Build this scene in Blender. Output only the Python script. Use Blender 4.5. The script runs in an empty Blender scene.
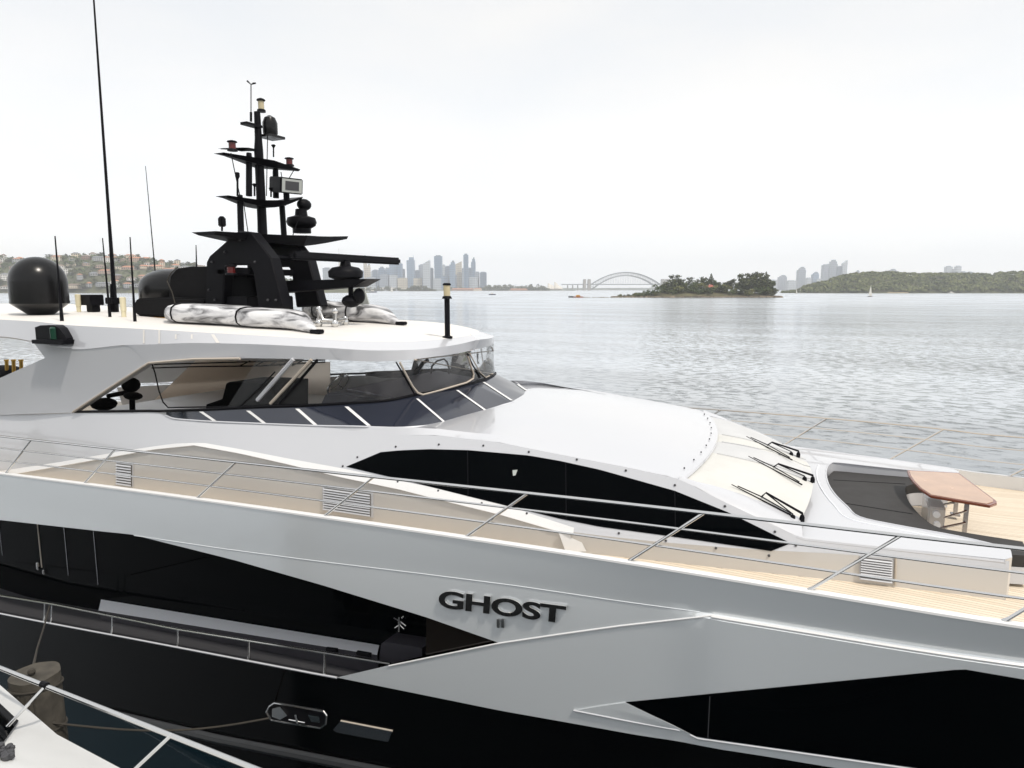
import bpy, bmesh, math, random
import numpy as np
from mathutils import Vector, Matrix, noise
from mathutils.bvhtree import BVHTree
from mathutils.geometry import tessellate_polygon

random.seed(7)
R_ = math.radians
scene = bpy.context.scene
COL = scene.collection

# ------------------------------------------------------------------ camera
YAW = R_(26.5); FPX = 683.0; PITCH = math.atan(95 / 683.0)
CAM = Vector((0.0, -10.75, 7.7))
cd = bpy.data.cameras.new('camera'); cam = bpy.data.objects.new('camera', cd); COL.objects.link(cam)
cam.location = CAM; cam.rotation_euler = (math.pi / 2 - PITCH, 0, YAW)
cd.sensor_width = 36; cd.lens = FPX / 1024 * 36; cd.clip_start = 0.05; cd.clip_end = 30000
scene.camera = cam

# ------------------------------------------------------------------ sky and sun
SUN = Vector((0.92, -0.34, 0)).normalized() * math.cos(R_(58)) + Vector((0, 0, math.sin(R_(58))))
w = bpy.data.worlds.new('World'); scene.world = w; w.use_nodes = True
nt = w.node_tree; nt.nodes.clear()
wo = nt.nodes.new('ShaderNodeOutputWorld'); bg = nt.nodes.new('ShaderNodeBackground')
sky = nt.nodes.new('ShaderNodeTexSky'); sky.sky_type = 'NISHITA'; sky.sun_disc = False
sky.sun_elevation = R_(58); sky.sun_rotation = math.atan2(SUN.x, SUN.y)
sky.dust_density = 4.0; sky.air_density = 1.0; sky.ozone_density = 1.0
tc = nt.nodes.new('ShaderNodeTexCoord'); mp = nt.nodes.new('ShaderNodeMapping'); mp.inputs['Scale'].default_value = (1, 1, 3.2)
nz = nt.nodes.new('ShaderNodeTexNoise'); nz.inputs['Scale'].default_value = 1.7; nz.inputs['Detail'].default_value = 5
cr = nt.nodes.new('ShaderNodeValToRGB')
cr.color_ramp.elements[0].position = 0.3; cr.color_ramp.elements[0].color = (9.7, 10.1, 10.55, 1)
cr.color_ramp.elements[1].position = 0.72; cr.color_ramp.elements[1].color = (11.5, 11.3, 10.95, 1)
mx = nt.nodes.new('ShaderNodeMixRGB'); mx.inputs[0].default_value = 0.86
L = nt.links
L.new(tc.outputs['Generated'], mp.inputs[0]); L.new(mp.outputs[0], nz.inputs['Vector']); L.new(nz.outputs['Fac'], cr.inputs[0])
L.new(sky.outputs[0], mx.inputs[1]); L.new(cr.outputs[0], mx.inputs[2])
sx = nt.nodes.new('ShaderNodeSeparateXYZ'); L.new(tc.outputs['Generated'], sx.inputs[0])
hz = nt.nodes.new('ShaderNodeMapRange'); hz.interpolation_type = 'SMOOTHSTEP'; hz.inputs[1].default_value = -0.02; hz.inputs[2].default_value = 0.38; hz.inputs[3].default_value = 1.25; hz.inputs[4].default_value = 1.0
L.new(sx.outputs['Z'], hz.inputs[0])
gm = nt.nodes.new('ShaderNodeMixRGB'); gm.blend_type = 'MULTIPLY'; gm.inputs[0].default_value = 1.0
L.new(mx.outputs[0], gm.inputs[1]); L.new(hz.outputs[0], gm.inputs[2])
L.new(gm.outputs[0], bg.inputs['Color']); bg.inputs['Strength'].default_value = 0.099
L.new(bg.outputs[0], wo.inputs['Surface'])
sl = bpy.data.lights.new('sun', 'SUN'); so = bpy.data.objects.new('sun', sl); COL.objects.link(so)
sl.energy = 2.7; sl.angle = R_(3.0); sl.color = (1.0, 0.93, 0.83)
so.rotation_euler = SUN.to_track_quat('Z', 'Y').to_euler()
vs = scene.view_settings; vs.view_transform = 'Standard'; vs.look = 'None'; vs.gamma = 1; vs.use_curve_mapping = False
vs.exposure = -0.02
scene.cycles.max_bounces = 8; scene.cycles.volume_bounces = 1; scene.cycles.transparent_max_bounces = 12
scene.cycles.caustics_reflective = False; scene.cycles.caustics_refractive = False

# ------------------------------------------------------------------ view geometry (surveying helper)
_cp, _sp, _cy, _sy = math.cos(PITCH), math.sin(PITCH), math.cos(YAW), math.sin(YAW)
VR = Vector((_cy, _sy, 0)); VF = Vector((-_sy * _cp, _cy * _cp, -_sp)); VU = Vector((-_sy * _sp, _cy * _sp, _cp))
HF = Vector((-_sy, _cy, 0))
def ray(x, y): return VF + VR * ((x - 512) / FPX) + VU * ((384 - y) / FPX)
def P(x, y, X=None, Y=None, Z=None):
    d = ray(x, y)
    t = (X - CAM.x) / d.x if X is not None else ((Y - CAM.y) / d.y if Y is not None else (Z - CAM.z) / d.z)
    return CAM + d * t
def far(px, dist):
    p = CAM + HF * dist + VR * ((px - 512) / FPX * dist)
    return Vector((p.x, p.y, 0))
def farz(py, dist): return 7.7 + (289.0 - py) / FPX * dist

def pchip(pts):
    pts = sorted((float(a), float(b)) for a, b in pts)
    x = np.array([p[0] for p in pts]); y = np.array([p[1] for p in pts])
    h = np.diff(x); d = np.diff(y) / h
    m = np.zeros(len(x)); m[0] = d[0]; m[-1] = d[-1]
    for i in range(1, len(x) - 1):
        if d[i - 1] * d[i] > 0:
            w1 = 2 * h[i] + h[i - 1]; w2 = h[i] + 2 * h[i - 1]
            m[i] = (w1 + w2) / (w1 / d[i - 1] + w2 / d[i])
    def f(v):
        if v <= x[0]: return float(y[0] + m[0] * (v - x[0]))
        if v >= x[-1]: return float(y[-1] + m[-1] * (v - x[-1]))
        i = int(np.searchsorted(x, v)) - 1; i = max(0, min(i, len(h) - 1))
        t = (v - x[i]) / h[i]
        return float(y[i] * (1 + 2 * t) * (1 - t) ** 2 + h[i] * m[i] * t * (1 - t) ** 2 + y[i + 1] * t * t * (3 - 2 * t) + h[i] * m[i + 1] * t * t * (t - 1))
    return f
def smooth(a, b, v):
    t = max(0, min(1, (v - a) / (b - a))); return t * t * (3 - 2 * t)
def lin(a, b, n): return [a + (b - a) * i / (n - 1) for i in range(n)]

# ------------------------------------------------------------------ materials
def mat(name, color, rough=0.5, metal=0.0, coat=0.0, spec=0.5, var=0.0, scale=6.0, bump=0.0, bscale=None, alpha=None):
    m = bpy.data.materials.new(name); m.use_nodes = True
    n = m.node_tree.nodes; l = m.node_tree.links; b = n['Principled BSDF']
    b.inputs['Base Color'].default_value = (*color, 1); b.inputs['Roughness'].default_value = rough
    b.inputs['Metallic'].default_value = metal; b.inputs['Coat Weight'].default_value = coat
    b.inputs['Coat Roughness'].default_value = 0.04
    b.inputs['Specular IOR Level'].default_value = spec
    t = n.new('ShaderNodeTexCoord')
    if var:
        z = n.new('ShaderNodeTexNoise'); z.inputs['Scale'].default_value = scale; z.inputs['Detail'].default_value = 6
        r = n.new('ShaderNodeValToRGB')
        r.color_ramp.elements[0].position = 0.3; r.color_ramp.elements[1].position = 0.72
        r.color_ramp.elements[0].color = (*[max(0, c * (1 - var)) for c in color], 1)
        r.color_ramp.elements[1].color = (*[min(1, c * (1 + var)) for c in color], 1)
        l.new(t.outputs['Object'], z.inputs['Vector']); l.new(z.outputs['Fac'], r.inputs[0]); l.new(r.outputs[0], b.inputs['Base Color'])
        mr = n.new('ShaderNodeMapRange'); mr.inputs[3].default_value = rough * 0.8; mr.inputs[4].default_value = min(1, rough * 1.25)
        l.new(z.outputs['Fac'], mr.inputs[0]); l.new(mr.outputs[0], b.inputs['Roughness'])
    if bump:
        z2 = n.new('ShaderNodeTexNoise'); z2.inputs['Scale'].default_value = bscale or scale; z2.inputs['Detail'].default_value = 3
        bp = n.new('ShaderNodeBump'); bp.inputs['Strength'].default_value = bump; bp.inputs['Distance'].default_value = 0.02
        l.new(t.outputs['Object'], z2.inputs['Vector']); l.new(z2.outputs['Fac'], bp.inputs['Height']); l.new(bp.outputs[0], b.inputs['Normal'])
    return m

M = {}
M['silver'] = mat('silver_paint', (0.85, 0.885, 0.905), 0.17, 0.22, 0.8, bump=0.12, bscale=0.9)
M['white'] = mat('pearl_white_paint', (0.56, 0.57, 0.60), 0.3, 0.0, 0.9)
M['bounce_cream'] = mat('teak_bounce_cream', (0.572, 0.550, 0.522), 0.3, 0.0, 0.9)  # white paint tinted cream to imitate warm bounce off the teak
M['trim_highlight'] = mat('white_trim_and_highlight', (0.78, 0.78, 0.78), 0.35)  # white fittings; also paints light caught along the ledge and knuckles
M['roofwhite'] = mat('roof_nonskid', (0.74, 0.715, 0.68), 0.6, var=0.035, scale=3, bump=0.1, bscale=150)
M['black_hull'] = mat('black_paint', (0.0010, 0.0012, 0.0015), 0.06, 0, 0.0, spec=0.12)
M['black_glass'] = mat('tinted_glass', (0.0006, 0.0011, 0.0016), 0.04, spec=0.03)
M['band_glass'] = mat('wheelhouse_tinted_glass', (0.022, 0.026, 0.040), 0.10, spec=0.8)
M['black'] = mat('black_satin', (0.006, 0.006, 0.008), 0.45, spec=0.10, var=0.2, scale=8)
M['dome'] = mat('black_gloss_dome', (0.006, 0.006, 0.0065), 0.25, spec=0.32)
M['canvas'] = mat('black_canvas', (0.007, 0.007, 0.008), 0.85, spec=0.15, var=0.3, scale=9, bump=0.6, bscale=7)
M['chrome'] = mat('polished_steel', (0.68, 0.675, 0.665), 0.16, 1.0)
M['letter'] = mat('letter_chrome', (0.82, 0.81, 0.79), 0.15, 1.0)
M['gunmetal'] = mat('grey_steel', (0.42, 0.42, 0.44), 0.25, 1.0)  # duller grey steel for joints, hull port and table fittings
M['beige'] = mat('beige_trim', (0.50, 0.44, 0.37), 0.4)
M['cream'] = mat('cream_cover', (0.60, 0.597, 0.57), 0.75, var=0.05, scale=2.0, bump=0.25, bscale=5)
M['lining'] = mat('cream_lining', (0.86, 0.78, 0.70), 0.7, var=0.05, scale=2)
M['dash'] = mat('dark_dash', (0.11, 0.11, 0.13), 0.45, var=0.1)
M['sunpad'] = mat('charcoal_vinyl', (0.030, 0.028, 0.027), 0.7, var=0.08, scale=3, bump=0.15, bscale=60)
M['table'] = mat('varnished_table', (0.49, 0.31, 0.20), 0.25, 0, 0.4, var=0.12, scale=3)
M['table_edge'] = mat('varnished_edge', (0.20, 0.055, 0.025), 0.25, 0, 0.4)
M['boxgrey'] = mat('grey_locker', (0.80, 0.82, 0.86), 0.35)
M['lockerside'] = mat('dark_locker_side', (0.045, 0.043, 0.052), 0.4, var=0.08)
M['pile'] = mat('weathered_pile', (0.07, 0.062, 0.05), 0.85, var=0.45, scale=4, bump=0.6, bscale=9)
M['rope'] = mat('old_rope', (0.05, 0.044, 0.036), 0.9)
M['boatwhite'] = mat('boat_gelcoat', (0.60, 0.605, 0.60), 0.3, 0, 0.2, var=0.02)
M['gold'] = mat('brass', (0.55, 0.36, 0.10), 0.35, 1.0)
M['green'] = mat('green_lens', (0.008, 0.05, 0.03), 0.15)
M['red'] = mat('red_lens', (0.11, 0.012, 0.012), 0.25)
M['amber'] = mat('pale_lens', (0.55, 0.47, 0.30), 0.2)
M['lensgrey'] = mat('lens_glass', (0.45, 0.47, 0.45), 0.15)
M['orange'] = mat('orange_board', (0.60, 0.30, 0.05), 0.5)
M['socket'] = mat('cream_plastic', (0.70, 0.64, 0.45), 0.5)
M['dark_grey'] = mat('dark_grey', (0.05, 0.05, 0.055), 0.5)
M['strake'] = mat('rubbing_strake', (0.028, 0.03, 0.033), 0.4)
M['wood_dark'] = mat('dark_timber', (0.035, 0.03, 0.027), 0.9)

def teak_mat():
    m = bpy.data.materials.new('teak_deck'); m.use_nodes = True
    n = m.node_tree.nodes; l = m.node_tree.links; b = n['Principled BSDF']
    t = n.new('ShaderNodeNewGeometry'); s = n.new('ShaderNodeSeparateXYZ'); l.new(t.outputs['Position'], s.inputs[0])
    mu = n.new('ShaderNodeMath'); mu.operation = 'MULTIPLY'; mu.inputs[1].default_value = 1 / 0.062; l.new(s.outputs['Y'], mu.inputs[0])
    fr = n.new('ShaderNodeMath'); fr.operation = 'FRACT'; l.new(mu.outputs[0], fr.inputs[0])
    lt = n.new('ShaderNodeMath'); lt.operation = 'LESS_THAN'; lt.inputs[1].default_value = 0.10; l.new(fr.outputs[0], lt.inputs[0])
    fl = n.new('ShaderNodeMath'); fl.operation = 'FLOOR'; l.new(mu.outputs[0], fl.inputs[0])
    wn = n.new('ShaderNodeTexWhiteNoise'); wn.noise_dimensions = '1D'; l.new(fl.outputs[0], wn.inputs['W'])
    mp = n.new('ShaderNodeMapping'); mp.inputs['Scale'].default_value = (1.5, 30, 1); l.new(t.outputs['Position'], mp.inputs[0])
    z = n.new('ShaderNodeTexNoise'); z.inputs['Scale'].default_value = 1.6; z.inputs['Detail'].default_value = 6; l.new(mp.outputs[0], z.inputs['Vector'])
    ad = n.new('ShaderNodeMath'); ad.operation = 'MULTIPLY_ADD'; ad.inputs[1].default_value = 0.45; l.new(wn.outputs['Value'], ad.inputs[0]); l.new(z.outputs['Fac'], ad.inputs[2])
    r = n.new('ShaderNodeValToRGB'); l.new(ad.outputs[0], r.inputs[0])
    r.color_ramp.elements[0].position = 0.3; r.color_ramp.elements[0].color = (0.61, 0.51, 0.385, 1)
    r.color_ramp.elements[1].position = 0.95; r.color_ramp.elements[1].color = (0.76, 0.67, 0.545, 1)
    mx = n.new('ShaderNodeMixRGB'); l.new(lt.outputs[0], mx.inputs[0]); l.new(r.outputs[0], mx.inputs[1]); mx.inputs[2].default_value = (0.22, 0.165, 0.115, 1)
    l.new(mx.outputs[0], b.inputs['Base Color']); b.inputs['Roughness'].default_value = 0.65
    return m
M['teak'] = teak_mat()

def lining_mat():
    m = mat('cream_curtain', (0.80, 0.72, 0.63), 0.8); n = m.node_tree.nodes; l = m.node_tree.links
    t = n.new('ShaderNodeBsdfTranslucent'); t.inputs[0].default_value = (1.0, 0.94, 0.87, 1); x = n.new('ShaderNodeMixShader'); x.inputs[0].default_value = .75
    l.new(n['Principled BSDF'].outputs[0], x.inputs[1]); l.new(t.outputs[0], x.inputs[2]); l.new(x.outputs[0], n['Material Output'].inputs['Surface']); return m
M['curtain'] = lining_mat()
M['letter_face_reflection'] = mat('letter_face_reflection', (0.12, 0.12, 0.12), 0.10, 1.0)  # chrome faces darkened to paint in a dark reflection
def vinyl_mat():
    m = bpy.data.materials.new('clear_vinyl'); m.use_nodes = True
    n = m.node_tree.nodes; l = m.node_tree.links; n.remove(n['Principled BSDF'])
    o = n['Material Output']; tr = n.new('ShaderNodeBsdfTransparent'); tr.inputs[0].default_value = (0.93, 0.94, 0.95, 1)
    g = n.new('ShaderNodeBsdfGlossy'); g.inputs['Roughness'].default_value = 0.06; g.inputs[0].default_value = (0.9, 0.9, 0.9, 1)
    f = n.new('ShaderNodeFresnel'); f.inputs[0].default_value = 1.45
    t = n.new('ShaderNodeTexCoord'); z = n.new('ShaderNodeTexNoise'); z.inputs['Scale'].default_value = 1.6
    bp = n.new('ShaderNodeBump'); bp.inputs['Strength'].default_value = 0.25; bp.inputs['Distance'].default_value = 0.1
    l.new(t.outputs['Object'], z.inputs['Vector']); l.new(z.outputs['Fac'], bp.inputs['Height'])
    l.new(bp.outputs[0], g.inputs['Normal'])
    df = n.new('ShaderNodeBsdfTranslucent'); df.inputs[0].default_value = (0.75, 0.75, 0.75, 1); d2 = n.new('ShaderNodeBsdfDiffuse'); d2.inputs[0].default_value = (0.7, 0.7, 0.7, 1); dd = n.new('ShaderNodeMixShader'); dd.inputs[0].default_value = .5; l.new(df.outputs[0], dd.inputs[1]); l.new(d2.outputs[0], dd.inputs[2])
    tm_ = n.new('ShaderNodeMixShader'); tm_.inputs[0].default_value = 0.05; l.new(tr.outputs[0], tm_.inputs[1]); l.new(dd.outputs[0], tm_.inputs[2])
    mx = n.new('ShaderNodeMixShader'); l.new(f.outputs[0], mx.inputs[0]); l.new(tm_.outputs[0], mx.inputs[1]); l.new(g.outputs[0], mx.inputs[2])
    l.new(mx.outputs[0], o.inputs['Surface']); return m
M['vinyl'] = vinyl_mat()

def camo_mat():
    m = bpy.data.materials.new('camouflage_cover'); m.use_nodes = True
    n = m.node_tree.nodes; l = m.node_tree.links; b = n['Principled BSDF']
    t = n.new('ShaderNodeTexCoord'); z = n.new('ShaderNodeTexNoise'); z.inputs['Scale'].default_value = 2.6; z.inputs['Detail'].default_value = 5; z.inputs['Distortion'].default_value = 1.2
    mp = n.new('ShaderNodeMapping'); mp.inputs['Scale'].default_value = (0.5, 1.2, 2.2)
    r = n.new('ShaderNodeValToRGB'); l.new(t.outputs['Object'], mp.inputs[0]); l.new(mp.outputs[0], z.inputs['Vector']); l.new(z.outputs['Fac'], r.inputs[0])
    e = r.color_ramp.elements; e[0].position = 0.37; e[0].color = (0.05, 0.05, 0.052, 1); e[1].position = 0.60; e[1].color = (0.72, 0.72, 0.73, 1)
    k = e.new(0.45); k.color = (0.30, 0.30, 0.31, 1); k = e.new(0.52); k.color = (0.52, 0.52, 0.54, 1)
    l.new(r.outputs[0], b.inputs['Base Color']); b.inputs['Roughness'].default_value = 0.45
    z2 = n.new('ShaderNodeTexNoise'); z2.inputs['Scale'].default_value = 6
    bp = n.new('ShaderNodeBump'); bp.inputs['Strength'].default_value = 0.5; bp.inputs['Distance'].default_value = 0.05
    l.new(t.outputs['Object'], z2.inputs['Vector']); l.new(z2.outputs['Fac'], bp.inputs['Height']); l.new(bp.outputs[0], b.inputs['Normal'])
    return m
M['camo'] = camo_mat()

def leaf_mat(name, c0, c1, scale=0.15):
    m = bpy.data.materials.new(name); m.use_nodes = True
    n = m.node_tree.nodes; l = m.node_tree.links; b = n['Principled BSDF']
    g = n.new('ShaderNodeNewGeometry'); z = n.new('ShaderNodeTexNoise'); z.inputs['Scale'].default_value = scale; z.inputs['Detail'].default_value = 3
    l.new(g.outputs['Position'], z.inputs['Vector'])
    a = n.new('ShaderNodeMath'); a.operation = 'MULTIPLY_ADD'; a.inputs[1].default_value = 0.5; l.new(g.outputs['Random Per Island'], a.inputs[0])
    s = n.new('ShaderNodeMath'); s.operation = 'SUBTRACT'; s.inputs[1].default_value = 0.25; l.new(z.outputs['Fac'], s.inputs[0]); l.new(s.outputs[0], a.inputs[2])
    r = n.new('ShaderNodeValToRGB'); l.new(a.outputs[0], r.inputs[0])
    r.color_ramp.elements[0].position = 0.2; r.color_ramp.elements[0].color = (*c0, 1); r.color_ramp.elements[1].position = 0.8; r.color_ramp.elements[1].color = (*c1, 1)
    l.new(r.outputs[0], b.inputs['Base Color']); b.inputs['Roughness'].default_value = 0.8; b.inputs['Specular IOR Level'].default_value = 0.2
    return m
M['leaf_dark'] = leaf_mat('dark_foliage', (0.026, 0.038, 0.018), (0.105, 0.115, 0.045))
M['leaf_mid'] = leaf_mat('mid_foliage', (0.035, 0.06, 0.02), (0.12, 0.155, 0.05))
M['leaf_lite'] = leaf_mat('light_foliage', (0.07, 0.085, 0.03), (0.19, 0.19, 0.07))
M['leaf_wood'] = leaf_mat('headland_foliage', (0.045, 0.065, 0.024), (0.17, 0.185, 0.075), 0.03)
M['bark'] = mat('bark', (0.09, 0.07, 0.055), 0.9)
M['rock'] = mat('sandstone', (0.26, 0.21, 0.15), 0.9, var=0.45, scale=0.25)
M['scrub'] = mat('scrub_ground', (0.085, 0.09, 0.045), 0.95, var=0.4, scale=0.05)
M['hillground'] = mat('hillside_ground', (0.085, 0.09, 0.045), 0.95, var=0.4, scale=0.03)

def building_mat(name, c, dark=0.55, fx=0.25, fz=0.3):
    m = bpy.data.materials.new(name); m.use_nodes = True
    n = m.node_tree.nodes; l = m.node_tree.links; b = n['Principled BSDF']
    t = n.new('ShaderNodeTexCoord'); mp = n.new('ShaderNodeMapping'); mp.inputs['Rotation'].default_value = (math.pi / 2, 0, 0)
    s = n.new('ShaderNodeSeparateXYZ'); l.new(t.outputs['Object'], s.inputs[0])
    a = n.new('ShaderNodeMath'); a.operation = 'ADD'; l.new(s.outputs['X'], a.inputs[0]); l.new(s.outputs['Y'], a.inputs[1])
    def stripe(src, f, duty):
        mu = n.new('ShaderNodeMath'); mu.operation = 'MULTIPLY'; mu.inputs[1].default_value = f; l.new(src, mu.inputs[0])
        fr = n.new('ShaderNodeMath'); fr.operation = 'FRACT'; l.new(mu.outputs[0], fr.inputs[0])
        lt = n.new('ShaderNodeMath'); lt.operation = 'LESS_THAN'; lt.inputs[1].default_value = duty; l.new(fr.outputs[0], lt.inputs[0]); return lt
    h = stripe(a.outputs[0], fx, 0.7); v = stripe(s.outputs['Z'], fz, 0.6)
    an = n.new('ShaderNodeMath'); an.operation = 'MULTIPLY'; l.new(h.outputs[0], an.inputs[0]); l.new(v.outputs[0], an.inputs[1])
    mx = n.new('ShaderNodeMixRGB'); l.new(an.outputs[0], mx.inputs[0]); mx.inputs[1].default_value = (*c, 1); mx.inputs[2].default_value = (*[k * dark for k in c], 1)
    l.new(mx.outputs[0], b.inputs['Base Color']); b.inputs['Roughness'].default_value = 0.4
    return m

# ------------------------------------------------------------------ mesh building
class MB:
    def __init__(s): s.v = []; s.f = []; s.mi = []; s.cur = 0
    def add(s, vs, fs):
        o = len(s.v); s.v += [Vector(p) for p in vs]; s.f += [tuple(o + i for i in f) for f in fs]; s.mi += [s.cur] * len(fs); return s
    def grid(s, rows, closed=False):
        n = len(rows[0]); vs = [p for r in rows for p in r]; fs = []
        for i in range(len(rows) - 1):
            for j in range(n if closed else n - 1):
                k = (j + 1) % n; fs.append((i * n + j, i * n + k, (i + 1) * n + k, (i + 1) * n + j))
        return s.add(vs, fs)
    def tube(s, pts, r, n=8, cap=True):
        pts = [Vector(p) for p in pts]; rows = []; m = len(pts); rr = r if isinstance(r, (list, tuple)) else [r] * m
        up = None
        for i, p in enumerate(pts):
            t = (pts[min(i + 1, m - 1)] - pts[max(i - 1, 0)]).normalized()
            if up is None: up = t.orthogonal().normalized()
            u = (up - t * up.dot(t)).normalized(); up = u; v = t.cross(u)
            rows.append([p + (u * math.cos(2 * math.pi * k / n) + v * math.sin(2 * math.pi * k / n)) * rr[i] for k in range(n)])
        s.grid(rows, True)
        if cap:
            o = len(s.v); s.add(rows[0] + rows[-1], [tuple(range(n)), tuple(range(n, 2 * n))])
        return s
    def box(s, c, d, rot=None):
        c = Vector(c); vs = []
        for x in (-.5, .5):
            for y in (-.5, .5):
                for z in (-.5, .5):
                    p = Vector((x * d[0], y * d[1], z * d[2]))
                    if rot is not None: p = rot @ p
                    vs.append(c + p)
        return s.add(vs, [(0, 1, 3, 2), (4, 6, 7, 5), (0, 4, 5, 1), (2, 3, 7, 6), (0, 2, 6, 4), (1, 5, 7, 3)])
    def prism(s, poly, vec):
        poly = [Vector(p) for p in poly]; vec = Vector(vec); n = len(poly)
        tris = tessellate_polygon([poly])
        s.add(poly + [p + vec for p in poly], [tuple(t) for t in tris] + [tuple(i + n for i in t) for t in tris] + [(i, (i + 1) % n, n + (i + 1) % n, n + i) for i in range(n)])
        return s
    def lathe(s, c, prof, n=24, axis=(0, 0, 1)):
        a = Vector(axis).normalized(); u = a.orthogonal().normalized(); v = a.cross(u); c = Vector(c)
        rows = [[c + a * h + (u * math.cos(2 * math.pi * k / n) + v * math.sin(2 * math.pi * k / n)) * max(r, 1e-4) for k in range(n)] for r, h in prof]
        s.grid(rows, True)
        s.add(rows[0] + rows[-1], [tuple(range(n)), tuple(range(n, 2 * n))]); return s
    def ball(s, c, r, n=12):
        rr = r if isinstance(r, (tuple, list)) else (r, r, r); c = Vector(c); rows = []
        for i in range(n // 2 + 1):
            t = math.pi * i / (n // 2)
            rows.append([c + Vector((rr[0] * math.sin(t) * math.cos(2 * math.pi * k / n), rr[1] * math.sin(t) * math.sin(2 * math.pi * k / n), rr[2] * math.cos(t))) for k in range(n)])
        return s.grid(rows, True)
    def bvh(s): return BVHTree.FromPolygons(s.v, s.f)
    def build(s, name, m, parent=None, ang=35, merge=True, bevel=0.0, seg=2):
        c = Vector((0, 0, 0))
        if s.v:
            lo = Vector((min(p.x for p in s.v), min(p.y for p in s.v), min(p.z for p in s.v)))
            hi = Vector((max(p.x for p in s.v), max(p.y for p in s.v), max(p.z for p in s.v)))
            c = Vector(((lo.x + hi.x) / 2, (lo.y + hi.y) / 2, lo.z))
        me = bpy.data.meshes.new(name); me.from_pydata([p - c for p in s.v], [], s.f)
        ms = m if isinstance(m, (list, tuple)) else [m]
        for q in ms: me.materials.append(M[q] if isinstance(q, str) else q)
        if len(ms) > 1: me.polygons.foreach_set('material_index', s.mi)
        b = bmesh.new(); b.from_mesh(me)
        if merge: bmesh.ops.remove_doubles(b, verts=b.verts, dist=0.0004)
        bmesh.ops.dissolve_degenerate(b, dist=1e-5, edges=b.edges)
        bmesh.ops.recalc_face_normals(b, faces=b.faces)
        if bevel:
            es = [e for e in b.edges if len(e.link_faces) == 2 and e.calc_face_angle(0) > R_(30)]
            bmesh.ops.bevel(b, geom=es, offset=bevel, segments=seg, affect='EDGES', clamp_overlap=True)
        for f in b.faces: f.smooth = True
        b.to_mesh(me); b.free(); me.set_sharp_from_angle(angle=R_(ang))
        o = bpy.data.objects.new(name, me); COL.objects.link(o)
        if parent is not None:
            o.parent = parent; o.location = c - wpos(parent)
        else: o.location = c
        o['_w'] = tuple(c)
        return o
def wpos(o):
    p = Vector(o.location)
    while o.parent is not None: o = o.parent; p += Vector(o.location)
    return p
def tag(o, label, cat, group=None):
    o['label'] = label; o['category'] = cat
    if group: o['group'] = group
    return o
def thing(name, label, cat, loc, group=None):
    o = bpy.data.objects.new(name, None); COL.objects.link(o); o.location = loc; o.empty_display_size = 0.3
    return tag(o, label, cat, group)
def struct(o): o['kind'] = 'structure'; return o
def stuff(o): o['kind'] = 'stuff'; return o
SKEW = 0.13
def mir(p): return Vector((p[0] - SKEW * 2 * abs(p[1]), -p[1], p[2]))
def on(b, x, y, off=0.0):
    d = ray(x, y).normalized(); h = b.ray_cast(CAM, d)
    if h[0] is None:
        h = b.find_nearest(CAM + d * 9)
    n = h[1] if h[1].dot(d) < 0 else -h[1]
    return h[0] + n * off
def cutpoly(pts, n=6):
    out = []
    for i in range(len(pts) - 1):
        for k in range(n): out.append(pts[i].lerp(pts[i + 1], k / n))
    out.append(pts[-1]); return out
def pxline(pts, n=8):
    out = []
    for (a, b), (c, d) in zip(pts[:-1], pts[1:]):
        for k in range(n): out.append((a + (c - a) * k / n, b + (d - b) * k / n))
    out.append(pts[-1]); return out

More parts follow.
